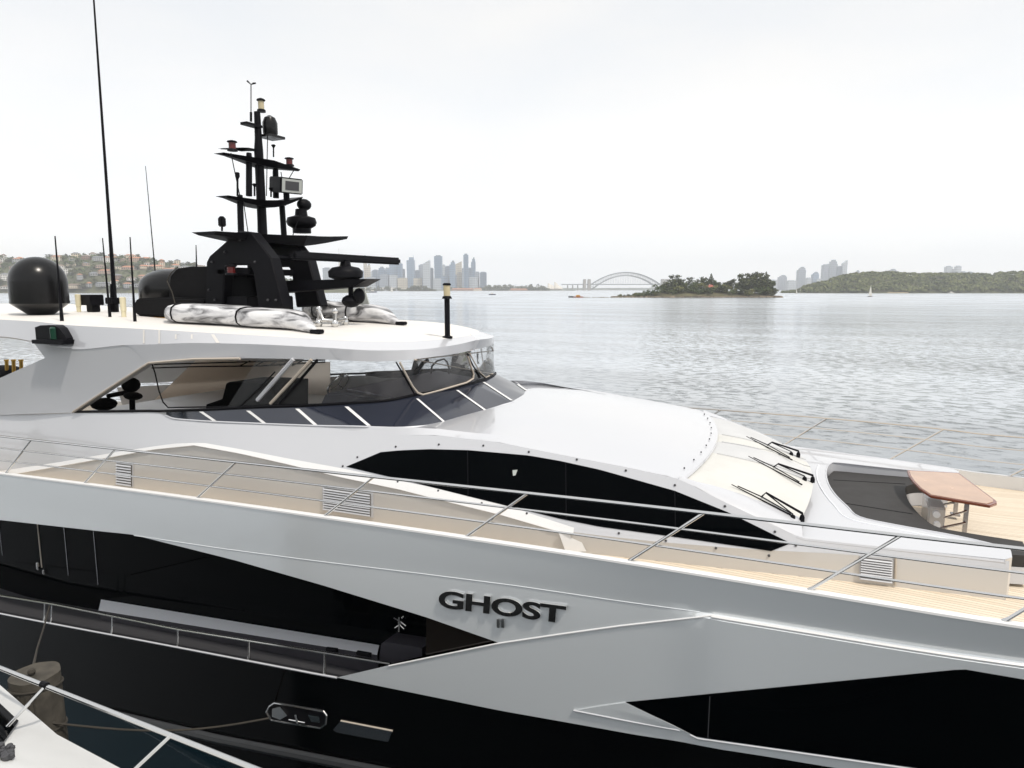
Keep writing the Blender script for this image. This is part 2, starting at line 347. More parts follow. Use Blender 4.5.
# ================================================================== SETTING
# water
def water_mat():
    m = bpy.data.materials.new('harbour_water'); m.use_nodes = True
    n = m.node_tree.nodes; l = m.node_tree.links; b = n['Principled BSDF']
    b.inputs['Base Color'].default_value = (0.004, 0.011, 0.016, 1); b.inputs['IOR'].default_value = 1.5
    g = n.new('ShaderNodeNewGeometry')
    ln = n.new('ShaderNodeVectorMath'); ln.operation = 'LENGTH'; l.new(g.outputs['Position'], ln.inputs[0])
    mr = n.new('ShaderNodeMapRange'); mr.inputs[1].default_value = 20; mr.inputs[2].default_value = 700; mr.inputs[3].default_value = 0.04; mr.inputs[4].default_value = 0.26
    l.new(ln.outputs['Value'], mr.inputs[0]); l.new(mr.outputs[0], b.inputs['Roughness'])
    def wave(rot, sc, scale, det):
        mp = n.new('ShaderNodeMapping'); mp.inputs['Rotation'].default_value = (0, 0, rot); mp.inputs['Scale'].default_value = sc
        l.new(g.outputs['Position'], mp.inputs[0])
        z = n.new('ShaderNodeTexNoise'); z.inputs['Scale'].default_value = scale; z.inputs['Detail'].default_value = det; z.inputs['Distortion'].default_value = 0.5; z.inputs['Roughness'].default_value = 0.55
        l.new(mp.outputs[0], z.inputs['Vector']); return z
    a = wave(0.5, (0.75, 1.1, 1), 1.25, 6); e2 = wave(0.35, (0.35, 1, 1), 0.09, 4); c = wave(0.2, (0.7, 1.1, 1), 0.16, 3); d = wave(0.4, (0.5, 1, 1), 0.02, 4)
    cr_ = n.new('ShaderNodeMapRange'); cr_.inputs[1].default_value = 0.50; cr_.inputs[2].default_value = 0.78; cr_.inputs[3].default_value = 0; cr_.inputs[4].default_value = 1.0
    l.new(a.outputs['Fac'], cr_.inputs[0])
    pw = n.new('ShaderNodeMath'); pw.operation = 'POWER'; pw.inputs[1].default_value = 1.5; l.new(cr_.outputs[0], pw.inputs[0])
    a2 = n.new('ShaderNodeMath'); a2.operation = 'MULTIPLY_ADD'; a2.inputs[1].default_value = 0.25; l.new(a.outputs['Fac'], a2.inputs[0]); l.new(pw.outputs[0], a2.inputs[2])
    m1 = n.new('ShaderNodeMath'); m1.operation = 'MULTIPLY_ADD'; m1.inputs[1].default_value = 0.6; l.new(c.outputs['Fac'], m1.inputs[0]); l.new(a2.outputs[0], m1.inputs[2])
    # calmer and rougher patches of breeze
    st = n.new('ShaderNodeMapRange'); st.inputs[1].default_value = 0.38; st.inputs[2].default_value = 0.62; st.inputs[3].default_value = 0.3; st.inputs[4].default_value = 1.0
    sd = n.new('ShaderNodeMath'); sd.operation = 'ADD'; l.new(d.outputs['Fac'], sd.inputs[0]); l.new(e2.outputs['Fac'], sd.inputs[1]); sh = n.new('ShaderNodeMath'); sh.operation = 'MULTIPLY'; sh.inputs[1].default_value = 0.5; l.new(sd.outputs[0], sh.inputs[0])
    l.new(sh.outputs[0], st.inputs[0])
    ns = n.new('ShaderNodeMapRange'); ns.interpolation_type = 'SMOOTHSTEP'; ns.inputs[1].default_value = 14; ns.inputs[2].default_value = 28; ns.inputs[3].default_value = 0.12; ns.inputs[4].default_value = 1.0; l.new(ln.outputs['Value'], ns.inputs[0])
    stn = n.new('ShaderNodeMath'); stn.operation = 'MULTIPLY'; l.new(st.outputs[0], stn.inputs[0]); l.new(ns.outputs[0], stn.inputs[1])
    bp = n.new('ShaderNodeBump'); bp.inputs['Distance'].default_value = 0.10
    dm = n.new('ShaderNodeMapRange'); dm.inputs[1].default_value = 30; dm.inputs[2].default_value = 500; dm.inputs[3].default_value = 0.08; dm.inputs[4].default_value = 0.42
    l.new(ln.outputs['Value'], dm.inputs[0]); l.new(dm.outputs[0], bp.inputs['Distance']); l.new(stn.outputs[0], bp.inputs['Strength']); l.new(m1.outputs[0], bp.inputs['Height']); l.new(bp.outputs[0], b.inputs['Normal'])
    gl = n.new('ShaderNodeBsdfGlossy'); gl.inputs[0].default_value = (0.93, 0.96, 0.99, 1); l.new(mr.outputs[0], gl.inputs['Roughness']); l.new(bp.outputs[0], gl.inputs['Normal'])
    lw = n.new('ShaderNodeLayerWeight'); lw.inputs['Blend'].default_value = 0.5; pw2 = n.new('ShaderNodeMath'); pw2.operation = 'POWER'; pw2.inputs[1].default_value = 2.6; l.new(lw.outputs['Facing'], pw2.inputs[0]); mu2 = n.new('ShaderNodeMath'); mu2.operation = 'MULTIPLY'; mu2.inputs[1].default_value = 1.0; mu2.use_clamp = True; l.new(pw2.outputs[0], mu2.inputs[0])
    ms = n.new('ShaderNodeMixShader'); e3 = wave(-YAW, (0.3, 1, 1), 0.06, 6); em = n.new('ShaderNodeMapRange'); em.inputs[1].default_value = 0.36; em.inputs[2].default_value = 0.64; em.inputs[3].default_value = 0.62; em.inputs[4].default_value = 1.05; l.new(e3.outputs['Fac'], em.inputs[0]); mu3 = n.new('ShaderNodeMath'); mu3.operation = 'MULTIPLY'; l.new(mu2.outputs[0], mu3.inputs[0]); l.new(em.outputs[0], mu3.inputs[1]); l.new(mu3.outputs[0], ms.inputs[0]); l.new(b.outputs[0], ms.inputs[1]); l.new(gl.outputs[0], ms.inputs[2])
    l.new(ms.outputs[0], n['Material Output'].inputs['Surface'])
    return m
wm = MB()
rows = []
for k, rr in enumerate([0.0, 60, 200, 700, 2000, 5000]):
    rows.append([Vector((max(rr, .01) * math.cos(2 * math.pi * i / 48), max(rr, .01) * math.sin(2 * math.pi * i / 48), 0)) for i in range(48)])
wm.grid(rows, True)
struct(wm.build('water', water_mat()))

# ---- far land: every hill its own mesh
def ridge(name, px_prof, dist, depth, m, base=-1.0, bumpy=0.0, kind=True, seg=5):
    """px_prof: (px, py of the skyline) -> hill whose crest has that real height at that distance"""
    f = pchip(px_prof); x0, x1 = px_prof[0][0], px_prof[-1][0]; n = max(12, int((x1 - x0) / 4)); b = MB(); rows = []
    for i in range(n + 1):
        px = x0 + (x1 - x0) * i / n; h = max(0.5, farz(f(px), dist + depth * .5)); r = []
        for k in range(seg * 2 + 1):
            t = k / (seg * 2); dd = dist + depth * t; zz = base + (h - base) * math.sin(math.pi * min(t, 1 - t)) ** .8
            p = far(px, dd); p.z = zz + (noise.noise(p * 0.02) * bumpy if 0 < t < 1 else 0); r.append(p)
        rows.append(r)
    b.grid(rows); o = b.build(name, m); return struct(o) if kind else o
def hill_at(px, t, f, dist, depth, base=-1.0):
    h = max(0.5, farz(f(px), dist + depth * .5)); p = far(px, dist + depth * t)
    p.z = base + (h - base) * math.sin(math.pi * min(t, 1 - t)) ** .8; return p

M['farblue'] = mat('far_hills', (0.10, 0.12, 0.10), 0.95, var=0.3, scale=0.01)
ridge('far_hills', [(-200, 287.5), (300, 287), (480, 286.5), (560, 288), (700, 287.5), (780, 284), (900, 285), (1300, 286)], 4450, 300, 'farblue')

M['shore'] = mat('added_shore_green', (0.075, 0.085, 0.055), 0.95, var=0.6, scale=0.12)  # unseen shore behind the camera, added to darken reflections
b = MB(); rows = []
for i in range(61):
    an = R_(-170 + i * 170 / 60); hgt = 9 + 5 * noise.noise(Vector((i * .35, 3.1, 0))) + 3 * noise.noise(Vector((i * 1.3, 7.7, 0)))
    rows.append([Vector((math.cos(an) * rr_ + CAM.x - 6, math.sin(an) * rr_ * .8 + CAM.y - 6, z)) for rr_, z in ((75, -.6), (76, 1.2), (82, 1.4), (90, hgt * .75), (105, hgt), (150, hgt * .8), (180, -.6))])
b.grid(rows); struct(b.build('added_shore_ridge', 'shore'))
# ---- trees
def crown_mesh(name, kind, seed, m):
    """unit tree, 1 m tall; returns (crown mesh, trunk mesh)"""
    rnd = random.Random(seed); b = MB()
    clumps = []
    if kind == 'round':
        for _ in range(22):
            a = rnd.uniform(0, 6.28); rr = rnd.uniform(0.05, .40); z = rnd.uniform(.22, .88)
            rr *= 1.1 - abs(z - .55) * 1.2; clumps.append((Vector((rr * math.cos(a), rr * math.sin(a), z)), rnd.uniform(.10, .19)))
    elif kind == 'cone':
        for i in range(18):
            t = i / 17; z = .18 + t * .8; rr = (1 - t) * .24
            for a0 in (0, 2.1, 4.2):
                a = a0 + i * 1.1; clumps.append((Vector((rr * .7 * math.cos(a), rr * .7 * math.sin(a), z)), .035 + rr * .42))
    elif kind == 'tall':
        for _ in range(26):
            a = rnd.uniform(0, 6.28); z = rnd.uniform(.18, .92); rr = rnd.uniform(0, .27) * (1.15 - z * .6); clumps.append((Vector((rr * math.cos(a), rr * math.sin(a), z)), rnd.uniform(.07, .14)))
    elif kind == 'palm':
        pass
    elif kind == 'shrub':
        for _ in range(12):
            a = rnd.uniform(0, 6.28); rr = rnd.uniform(0.05, .6); z = rnd.uniform(.2, .75); clumps.append((Vector((rr * math.cos(a), rr * math.sin(a), z)), rnd.uniform(.16, .28)))
    for c, r in clumps:
        for _ in range(34 if kind != 'cone' else 18):
            d = Vector((rnd.gauss(0, 1), rnd.gauss(0, 1), rnd.gauss(0, 1))).normalized() * r * rnd.uniform(.55, 1.05); d.z *= .8
            p = c + d; s = r * rnd.uniform(.22, .42); n = (d + Vector((rnd.gauss(0, .5), rnd.gauss(0, .5), rnd.gauss(0, .5))) * r).normalized()
            u = n.orthogonal().normalized(); v = n.cross(u); an = rnd.uniform(0, 6.28); u2 = u * math.cos(an) + v * math.sin(an); v2 = n.cross(u2)
            b.add([p + u2 * s, p + v2 * s * .7, p - u2 * s, p - v2 * s * .7], [(0, 1, 2, 3)])
    if kind == 'palm':
        for i in range(22):
            a = i * 2.4; el = rnd.uniform(-.2, 1.1); prev = None
            for k in range(6):
                t = k / 5; q = Vector((math.cos(a) * t * .38, math.sin(a) * t * .38, .78 + math.sin(el) * t * .3 - t * t * .25)); wv = Vector((-math.sin(a), math.cos(a), 0)) * (.05 * (1 - t) + .006)
                if prev: b.add([prev[0] - prev[1], prev[0] + prev[1], q + wv, q - wv], [(0, 1, 2, 3)])
                prev = (q, wv)
    me = bpy.data.meshes.new(name); me.from_pydata(b.v, [], b.f); me.materials.append(M[m])
    t = MB(); top = .8 if kind in ('palm', 'cone') else .5
    t.tube([(0, 0, -.05), (.008, 0, top * .5), (0, .006, top)], [.026, .02, .012], 6)
    if kind in ('round', 'tall'):
        for c, r in clumps[:6]:
            t.tube([(0, 0, .3), tuple(c * .6 + Vector((0, 0, .12))), tuple(c)], [.012, .009, .005], 5)
    tm = bpy.data.meshes.new('trunk'); tm.from_pydata(t.v, [], t.f); tm.materials.append(M['bark'])
    return me, tm
TREES = {k: crown_mesh('crown', kd, sd, m) for k, (kd, sd, m) in {
    'broad_dark': ('round', 1, 'leaf_dark'), 'broad_mid': ('round', 2, 'leaf_mid'), 'broad_lite': ('round', 3, 'leaf_lite'),
    'broad_dark2': ('round', 8, 'leaf_dark'), 'broad_mid2': ('round', 9, 'leaf_mid'),
    'tall_dark': ('tall', 4, 'leaf_dark'), 'tall_mid': ('tall', 5, 'leaf_mid'), 'pine': ('cone', 6, 'leaf_dark'), 'palm': ('palm', 7, 'leaf_mid'),
    'shrub_mid': ('shrub', 11, 'leaf_mid'), 'shrub_lite': ('shrub', 12, 'leaf_lite'), 'shrub_dark': ('shrub', 13, 'leaf_dark')}.items()}
def tree(kind, p, h, wfac, label, group, rot=None):
    nm = {'pine': 'pine_tree', 'palm': 'palm_tree'}.get(kind, 'shrub' if kind.startswith('shrub') else 'broadleaf_tree')
    r = thing(nm, label, 'shrub' if nm == 'shrub' else 'tree', p, group); r.rotation_euler.z = random.uniform(0, 6.28) if rot is None else rot
    c, t = TREES[kind]
    for n, me in (('crown', c), ('trunk', t)):
        o = bpy.data.objects.new(n, me); COL.objects.link(o); o.parent = r; o.scale = (h * wfac, h * wfac, h)
    return r
ORD = ['first', 'second', 'third', 'fourth', 'fifth', 'sixth', 'seventh', 'eighth', 'ninth', 'tenth', 'eleventh', 'twelfth', 'thirteenth', 'fourteenth', 'fifteenth', 'sixteenth', 'seventeenth', 'eighteenth', 'nineteenth', 'twentieth', 'twenty-first', 'twenty-second', 'twenty-third', 'twenty-fourth', 'twenty-fifth', 'twenty-sixth', 'twenty-seventh', 'twenty-eighth', 'twenty-ninth', 'thirtieth', 'thirty-first', 'thirty-second', 'thirty-third', 'thirty-fourth', 'thirty-fifth', 'thirty-sixth']

# ---- island
ISL = 640.0
isl_prof = [(612, 297.0), (625, 296.2), (645, 294.6), (660, 291.5), (690, 290.2), (715, 290.6), (745, 291.5), (765, 293.2), (779, 296.4)]
isl_f = pchip(isl_prof)
M['isle'] = mat('island_ground', (0.085, 0.078, 0.038), 0.95, var=0.5, scale=0.12)
ridge('island_ground', isl_prof, ISL - 12, 56, 'isle', bumpy=1.2, seg=7)
# sandstone foreshore of the island
rk = MB(); rr = random.Random(5)
for i in range(230):
    px = rr.uniform(570, 778); lo = 0.4 if px < 612 else 1.0
    p = far(px, ISL - 12 + rr.uniform(-4, 5)); p.z = rr.uniform(-.3, .5) * lo
    s = rr.uniform(.8, 2.3) * lo
    vs0 = [p + Vector((s * 1.5 * math.cos(a) * rr.uniform(.7, 1.2), s * math.sin(a) * rr.uniform(.7, 1.2), z * s * rr.uniform(.6, .9))) for z in (-.5, .65) for a in lin(0, 5.2, 6)]
    rk.add(vs0, [tuple(range(6, 12)), *[(k, (k + 1) % 6, 6 + (k + 1) % 6, 6 + k) for k in range(6)]])
stuff(tag(rk.build('shore_rocks', 'rock', ang=20), 'tan sandstone rocks along the waterline of the small wooded island', 'rocks'))
isl_trees = [  # px, top py, kind, width factor, depth t, label
    (653.5, 283.0, 'palm', .8, .3, 'lone palm standing at the low left end of the wooded island'),
    (663.5, 283.0, 'broad_dark', 1.0, .4, 'dark bushy tree left of the tallest left-hand tree on the island'),
    (673.5, 275.2, 'tall_dark', 1.15, .45, 'tall dark tree, the highest on the left half of the island'),
    (681, 282.5, 'broad_mid', 1.0, .5, 'mid green tree just right of the tall left tree on the island'),
    (688.5, 277.4, 'tall_dark', .9, .5, 'upright dark tree between the tall left tree and the red roof on the island'),
    (697, 279, 'broad_dark2', .8, .55, 'round dark tree left of the pointed pine on the island'),
    (699.5, 282.6, 'broad_lite', .85, .25, 'pale yellow green tree in front of the island trees beside the red roof'),
    (703, 277.2, 'broad_dark', .7, .6, 'dark crown standing behind and left of the pointed pine on the island'),
    (708.8, 274.6, 'pine', .9, .6, 'pointed dark pine rising behind the red roofed island cottage'),
    (715, 280, 'broad_mid2', .9, .5, 'mid green tree right of the pointed pine on the island'),
    (722, 284.5, 'broad_lite', 1.2, .3, 'low pale green tree right of the red roof on the island'),
    (729, 279.2, 'broad_dark', .85, .5, 'dark round tree alone in the middle right of the island'),
    (735, 283.5, 'broad_mid', .9, .4, 'mid green tree filling the gap left of the big dark grove on the island'),
    (738.5, 274.4, 'tall_dark', .9, .55, 'leftmost tall tree of the big dark grove on the island'),
    (747, 273.6, 'tall_dark', 1.0, .55, 'second tall tree of the big dark grove on the island'),
    (752.5, 272.4, 'broad_dark', .8, .5, 'highest tree of the big dark grove on the island'),
    (757.5, 273.4, 'broad_dark2', .85, .45, 'broad dark tree on the right side of the big island grove'),
    (763, 273.0, 'pine', .8, .6, 'thin pine poking up behind the right side of the island grove'),
    (770, 281.4, 'tall_mid', .9, .5, 'olive tree at the right hand tip of the island'),
    (767, 284.5, 'broad_mid2', .9, .35, 'small mid green tree below the thin pine on the island'),
]
isl_trees += [(668, 281, 'broad_dark2', 1.1, .3, 'dark low tree below the tall left tree on the island'), (692, 282, 'broad_mid2', 1.0, .3, 'mid green tree left of the red roof in front of the dark trees'),
    (725, 281.5, 'broad_dark2', 1.0, .6, 'dark tree behind the pale low tree right of the red roof'), (743, 279, 'broad_dark2', 1.0, .35, 'dark tree low in the front of the big island grove'),
    (749.5, 280.5, 'broad_dark', 1.1, .3, 'wide dark tree at the middle foot of the big island grove'), (760.5, 279.5, 'broad_dark', 1.0, .35, 'dark tree at the right foot of the big island grove'), (678, 279, 'broad_dark', .9, .55, 'dark tree touching the right side of the tall left island tree')]
for px, py, kd, wf, t, lab in isl_trees:
    p = hill_at(px, t, isl_f, ISL - 12, 56); h = farz(py, ISL - 12 + 56 * t) - p.z
    tree(kd, p, h * 1.04, wf * 1.5, lab, 'trees on the island')
rr = random.Random(21); shr = []
for i in range(36):
    px = 620 + i * 4.3 + rr.uniform(-1.2, 1.2); shr.append((px, rr.uniform(.12, .3)))
for i, (px, t) in enumerate(shr):
    p = hill_at(px, t, isl_f, ISL - 12, 56); kd = rr.choice(['shrub_mid', 'shrub_lite', 'shrub_dark', 'shrub_mid'])
    nm = {'shrub_mid': 'mid green', 'shrub_lite': 'pale green', 'shrub_dark': 'dark green'}[kd]
    tree(kd, p + Vector((0, 0, -.3)), rr.uniform(5.0, 9.0) * (.5 + .5 * smooth(622, 662, px)), rr.uniform(.9, 1.5), f'{nm} bush, {ORD[i]} from left in the bush row on the island shore', 'bushes along the island shore')
def winmesh(w_, h_):
    me = bpy.data.meshes.new('window'); x, z = w_ / 2, h_ / 2
    me.from_pydata([(a, y, c) for y in (-.06, .06) for a, c in ((-x, -z), (x, -z), (x, z), (-x, z))], [], [(0, 1, 2, 3), (4, 7, 6, 5), (0, 4, 5, 1), (1, 5, 6, 2), (2, 6, 7, 3), (3, 7, 4, 0)])
    me.materials.append(M['winglass']); return me
def house(p, wd, dp, hh, rh, rot, wallm, roofm, label, group, name='house', flat=False, win=True, cat='house'):
    r = thing(name, label, cat, p, group); r.rotation_euler.z = rot
    b = MB(); b.box((0, 0, hh / 2), (wd, dp, hh)); o = b.build('wall', wallm); o.parent = r; o.location = (0, 0, 0)
    b = MB(); e = .4
    if flat:
        b.box((0, 0, hh + .25), (wd + .8, dp + .8, .5))
    else:
        x, y = wd / 2 + e, dp / 2 + e; k = min(x, y) * .8 if x > y else 0
        if x >= y: b.add([(-x, -y, hh), (x, -y, hh), (x, y, hh), (-x, y, hh), (-x + k, 0, hh + rh), (x - k, 0, hh + rh)], [(0, 1, 5, 4), (2, 3, 4, 5), (1, 2, 5), (3, 0, 4), (0, 3, 2, 1)])
        else: b.add([(-x, -y, hh), (x, -y, hh), (x, y, hh), (-x, y, hh), (0, -y + x * .7, hh + rh), (0, y - x * .7, hh + rh)], [(1, 2, 5, 4), (3, 0, 4, 5), (0, 1, 4), (2, 3, 5), (0, 3, 2, 1)])
    o = b.build('roof', roofm); o.parent = r; o.location = (0, 0, hh if not flat else hh)
    if win:
        nf = max(1, int(hh / 3.2)); nw = max(2, int(wd / 3.6))
        me = winmesh(wd / nw * .55, hh / nf * .5)
        for fl in range(nf):
            for k in range(nw):
                o = bpy.data.objects.new('window', me); COL.objects.link(o); o.parent = r
                o.location = ((k + .5) / nw * wd - wd / 2, -dp / 2 - .02, fl * hh / nf + hh / nf * .55)
    return r
M['winglass'] = mat('house_windows', (0.05, 0.06, 0.07), 0.15)
M['redroof'] = mat('red_roof', (0.36, 0.11, 0.08), 0.8, var=0.2, scale=0.5)
M['tile'] = mat('terracotta_roof', (0.42, 0.19, 0.11), 0.85, var=0.25, scale=0.4)
M['brown_roof'] = mat('brown_roof', (0.20, 0.15, 0.12), 0.85, var=0.2, scale=0.4)
M['grey_roof'] = mat('slate_roof', (0.17, 0.18, 0.20), 0.7, var=0.2, scale=0.4)
M['pale_roof'] = mat('pale_roof', (0.48, 0.46, 0.43), 0.7, var=0.1, scale=0.4)
M['w_white'] = mat('white_render', (0.78, 0.76, 0.72), 0.8, var=0.06, scale=0.3)
M['w_cream'] = mat('cream_render', (0.70, 0.60, 0.46), 0.8, var=0.08, scale=0.3)
M['w_pink'] = mat('pink_render', (0.50, 0.36, 0.28), 0.8, var=0.08, scale=0.3)
M['w_brick'] = mat('brick_wall', (0.30, 0.18, 0.13), 0.85, var=0.15, scale=0.5)
M['w_grey'] = mat('grey_render', (0.40, 0.41, 0.42), 0.8, var=0.08, scale=0.3)
p = hill_at(708.5, .45, isl_f, ISL - 12, 56)
house(p, 7, 6, 3, 2.6, YAW, 'w_white', 'redroof', 'small cottage with red roof among the island trees', None, 'cottage')

# ---- left hillside suburb
HD, HDEP = 1380.0, 300.0
hp = [(-160, 262), (-60, 260), (0, 260), (40, 261), (80, 258), (110, 258), (140, 260), (170, 264), (210, 268), (260, 276), (330, 286), (372, 292.0)]
hf_ = pchip(hp)
ridge('hillside', hp, HD, HDEP, 'hillground', bumpy=1.5, seg=6)
walls = [('w_white', 'white'), ('w_cream', 'cream'), ('w_pink', 'pink'), ('w_brick', 'brick'), ('w_grey', 'grey'), ('w_white', 'white'), ('w_cream', 'cream')]
roofs = [('tile', 'terracotta'), ('tile', 'terracotta'), ('brown_roof', 'brown'), ('grey_roof', 'slate grey'), ('pale_roof', 'pale flat')]
rowdef = [('waterfront', .035, 13.0), ('lower', .12, 12.5), ('middle', .22, 13.0), ('upper', .33, 14.0), ('ridge top', .46, 17.0)]
rr = random.Random(33)
for ri, (rn, t, step) in enumerate(rowdef):
    px = -14 + ri * 3; i = 0; it = 0; t0 = t
    while px < 262 and i < 30:
        hide_mast = 205 < px < 330
        yy = hf_(px)
        if not hide_mast and yy < 286:
            t = t0 + rr.uniform(-.035, .035) * (0.3 if ri == 0 else 1); wm_, wn = rr.choice(walls); rm_, rn2 = rr.choice(roofs); p = hill_at(px, t, hf_, HD, HDEP); flat = rn2 == 'pale flat'
            wd = rr.choice([10, 13, 16, 19, 28]) * rr.uniform(.9, 1.1); dp = rr.uniform(10, 15); hh = rr.choice([3.5, 5, 6, 7.5, 9] + ([11] if ri in (0, 1) else []))
            house(p + Vector((0, 0, -1.5)), wd, dp, hh + 1.5, rr.uniform(2.2, 3.4), YAW + rr.uniform(-.35, .35) + .5, wm_, rm_, f'{wn} house with {rn2} roof, {ORD[i]} from left in hillside {rn} row', f'houses of the {rn} row', flat=flat)
            i += 1
        # trees between houses
        tp = px + step * rr.uniform(.35, .65)
        if not (208 < tp < 330) and hf_(tp) < 288:
            p2 = hill_at(tp, max(.01, t0 + rr.uniform(-.05, .03)), hf_, HD, HDEP); kd = rr.choice(['broad_mid', 'broad_lite', 'broad_dark', 'broad_mid2', 'broad_dark2'])
            kn = {'broad_mid': 'mid green', 'broad_mid2': 'mid green', 'broad_lite': 'pale green', 'broad_dark': 'dark', 'broad_dark2': 'dark'}[kd]
            tree(kd, p2 + Vector((0, 0, -.5)), rr.uniform(8, 14), rr.uniform(1.1, 1.9), f'{kn} leafy tree, {ORD[it]} tree from left in hillside {rn} row', f'trees of the {rn} row')
            it += 1
        px += step * rr.uniform(.8, 1.15)

rr = random.Random(77); gb_ = MB()
for i in range(900):
    px = rr.uniform(-30, 300); t = rr.uniform(.02, .5); p = hill_at(px, t, hf_, HD, HDEP); r0 = rr.uniform(2.2, 4.6); c = p + Vector((0, 0, r0 * .4))
    for _ in range(12):
        d = Vector((rr.gauss(0, 1), rr.gauss(0, 1), abs(rr.gauss(.2, .8)))).normalized() * r0 * rr.uniform(.7, 1.05); q = c + d; s_ = r0 * rr.uniform(.3, .5); n = d.normalized(); u = n.orthogonal().normalized(); v = n.cross(u)
        gb_.add([q + u * s_, q + v * s_, q - u * s_, q - v * s_], [(0, 1, 2, 3)])
stuff(tag(gb_.build('garden_greenery', 'leaf_mid', merge=False), 'garden shrubs growing between the houses of the left hillside', 'shrubbery'))
# ---- right headland: dense wood
HL, HLD = 1290.0, 240.0
hlp = [(777, 293.2), (788, 292), (798, 290), (808, 287), (819, 284.5), (835, 279.5), (850, 276.4), (884, 275), (905, 276), (940, 276.4), (985, 276.6), (998, 275), (1024, 275), (1080, 274), (1160, 275)]
hl_f = pchip(hlp)
ridge('headland', hlp, HL, HLD, 'scrub', seg=6)
rr = random.Random(9); wd_ = MB()
for i in range(1500):
    px = rr.uniform(780, 1050); t = rr.random() ** 1.3 * .55 + .01
    p = hill_at(px, t, hl_f, HL, HLD); r0 = rr.uniform(3.5, 6.5) * (0.6 if px < 800 else 1)
    c = p + Vector((0, 0, r0 * .5))
    for _ in range(16):
        d = Vector((rr.gauss(0, 1), rr.gauss(0, 1) , abs(rr.gauss(.2, .8)))).normalized() * r0 * rr.uniform(.7, 1.05); d.z *= .75
        q = c + d; s = r0 * rr.uniform(.25, .45); n = d.normalized(); u = n.orthogonal().normalized(); v = n.cross(u)
        wd_.add([q + u * s, q + v * s, q - u * s, q - v * s], [(0, 1, 2, 3)])
ob = wd_.build('headland_wood', 'leaf_wood', merge=False)
stuff(tag(ob, 'dense olive green bushland covering the long headland on the right', 'woodland'))
b = MB(); M['sand'] = mat('sand', (0.55, 0.45, 0.30), 0.9, var=0.1, scale=0.2)
b.prism([far(884, HL - 4) + Vector((0, 0, -.3)), far(905, HL - 4) + Vector((0, 0, -.3)), far(903, HL + 8) + Vector((0, 0, -.3)), far(886, HL + 8) + Vector((0, 0, -.3))], (0, 0, 2.0))
struct(b.build('beach', 'sand'))

# ---- city
CT = 3600.0
tints = {'blue': (0.22, 0.32, 0.45), 'slate': (0.14, 0.20, 0.29), 'pale': (0.52, 0.57, 0.62), 'cream': (0.60, 0.54, 0.43), 'grey': (0.30, 0.35, 0.42), 'brown': (0.27, 0.22, 0.20), 'steel': (0.15, 0.24, 0.36)}
BM = {k: building_mat(k + '_tower', c, .62, 1 / 9.0, 1 / 11.0) for k, c in tints.items()}
cname = {'blue': 'blue', 'slate': 'dark slate', 'pale': 'pale', 'cream': 'cream', 'grey': 'grey', 'brown': 'brownish', 'steel': 'steel blue'}
def tower(px0, px1, py, dist, tint, label, group, style='flat', base_py=291.0):
    c = far((px0 + px1) / 2, dist); wd = (px1 - px0) / FPX * dist; h = farz(py, dist); dp = min(wd, 45)
    r = thing('tower_block', label, 'building', c, group); r.rotation_euler.z = YAW
    def add(n, b, m):
        o = b.build(n, m); o.parent = r; o.location = Vector(o['_w']); return o
    b = MB(); H = h - c.z
    if style == 'flat':
        b.box((0, 0, H * .485), (wd, dp, H * .97)); add('tower_body', b, BM[tint]); b = MB(); b.box((0, 0, H * .985), (wd * .6, dp * .6, H * .03)); add('roof_plant', b, BM['grey'])
    elif style == 'step':
        b.box((0, 0, H * .43), (wd, dp, H * .86)); b.box((wd * .08, 0, H * .9), (wd * .7, dp * .8, H * .08 - .02)); add('tower_body', b, BM[tint])
        b = MB(); b.box((wd * .12, 0, H * .968), (wd * .4, dp * .5, H * .056)); add('roof_plant', b, BM['grey'])
    elif style == 'slant':
        b.prism([(-wd / 2, -dp / 2, 0), (wd / 2, -dp / 2, 0), (wd / 2, -dp / 2, H), (-wd / 2, -dp / 2, H * .88)], (0, dp, 0)); add('tower_body', b, BM[tint])
    elif style == 'spire':
        b.box((0, 0, H * .42), (wd, dp, H * .84)); add('tower_body', b, BM[tint]); b = MB(); b.box((wd * .1, 0, H * .88), (wd * .6, dp * .7, H * .079)); add('roof_plant', b, BM[tint])
        b = MB(); b.tube([(wd * .35, 0, H * .8), (wd * .35, 0, H)], [3, 1], 6); add('spire', b, BM['pale'])
    return r
Z4 = 6.827
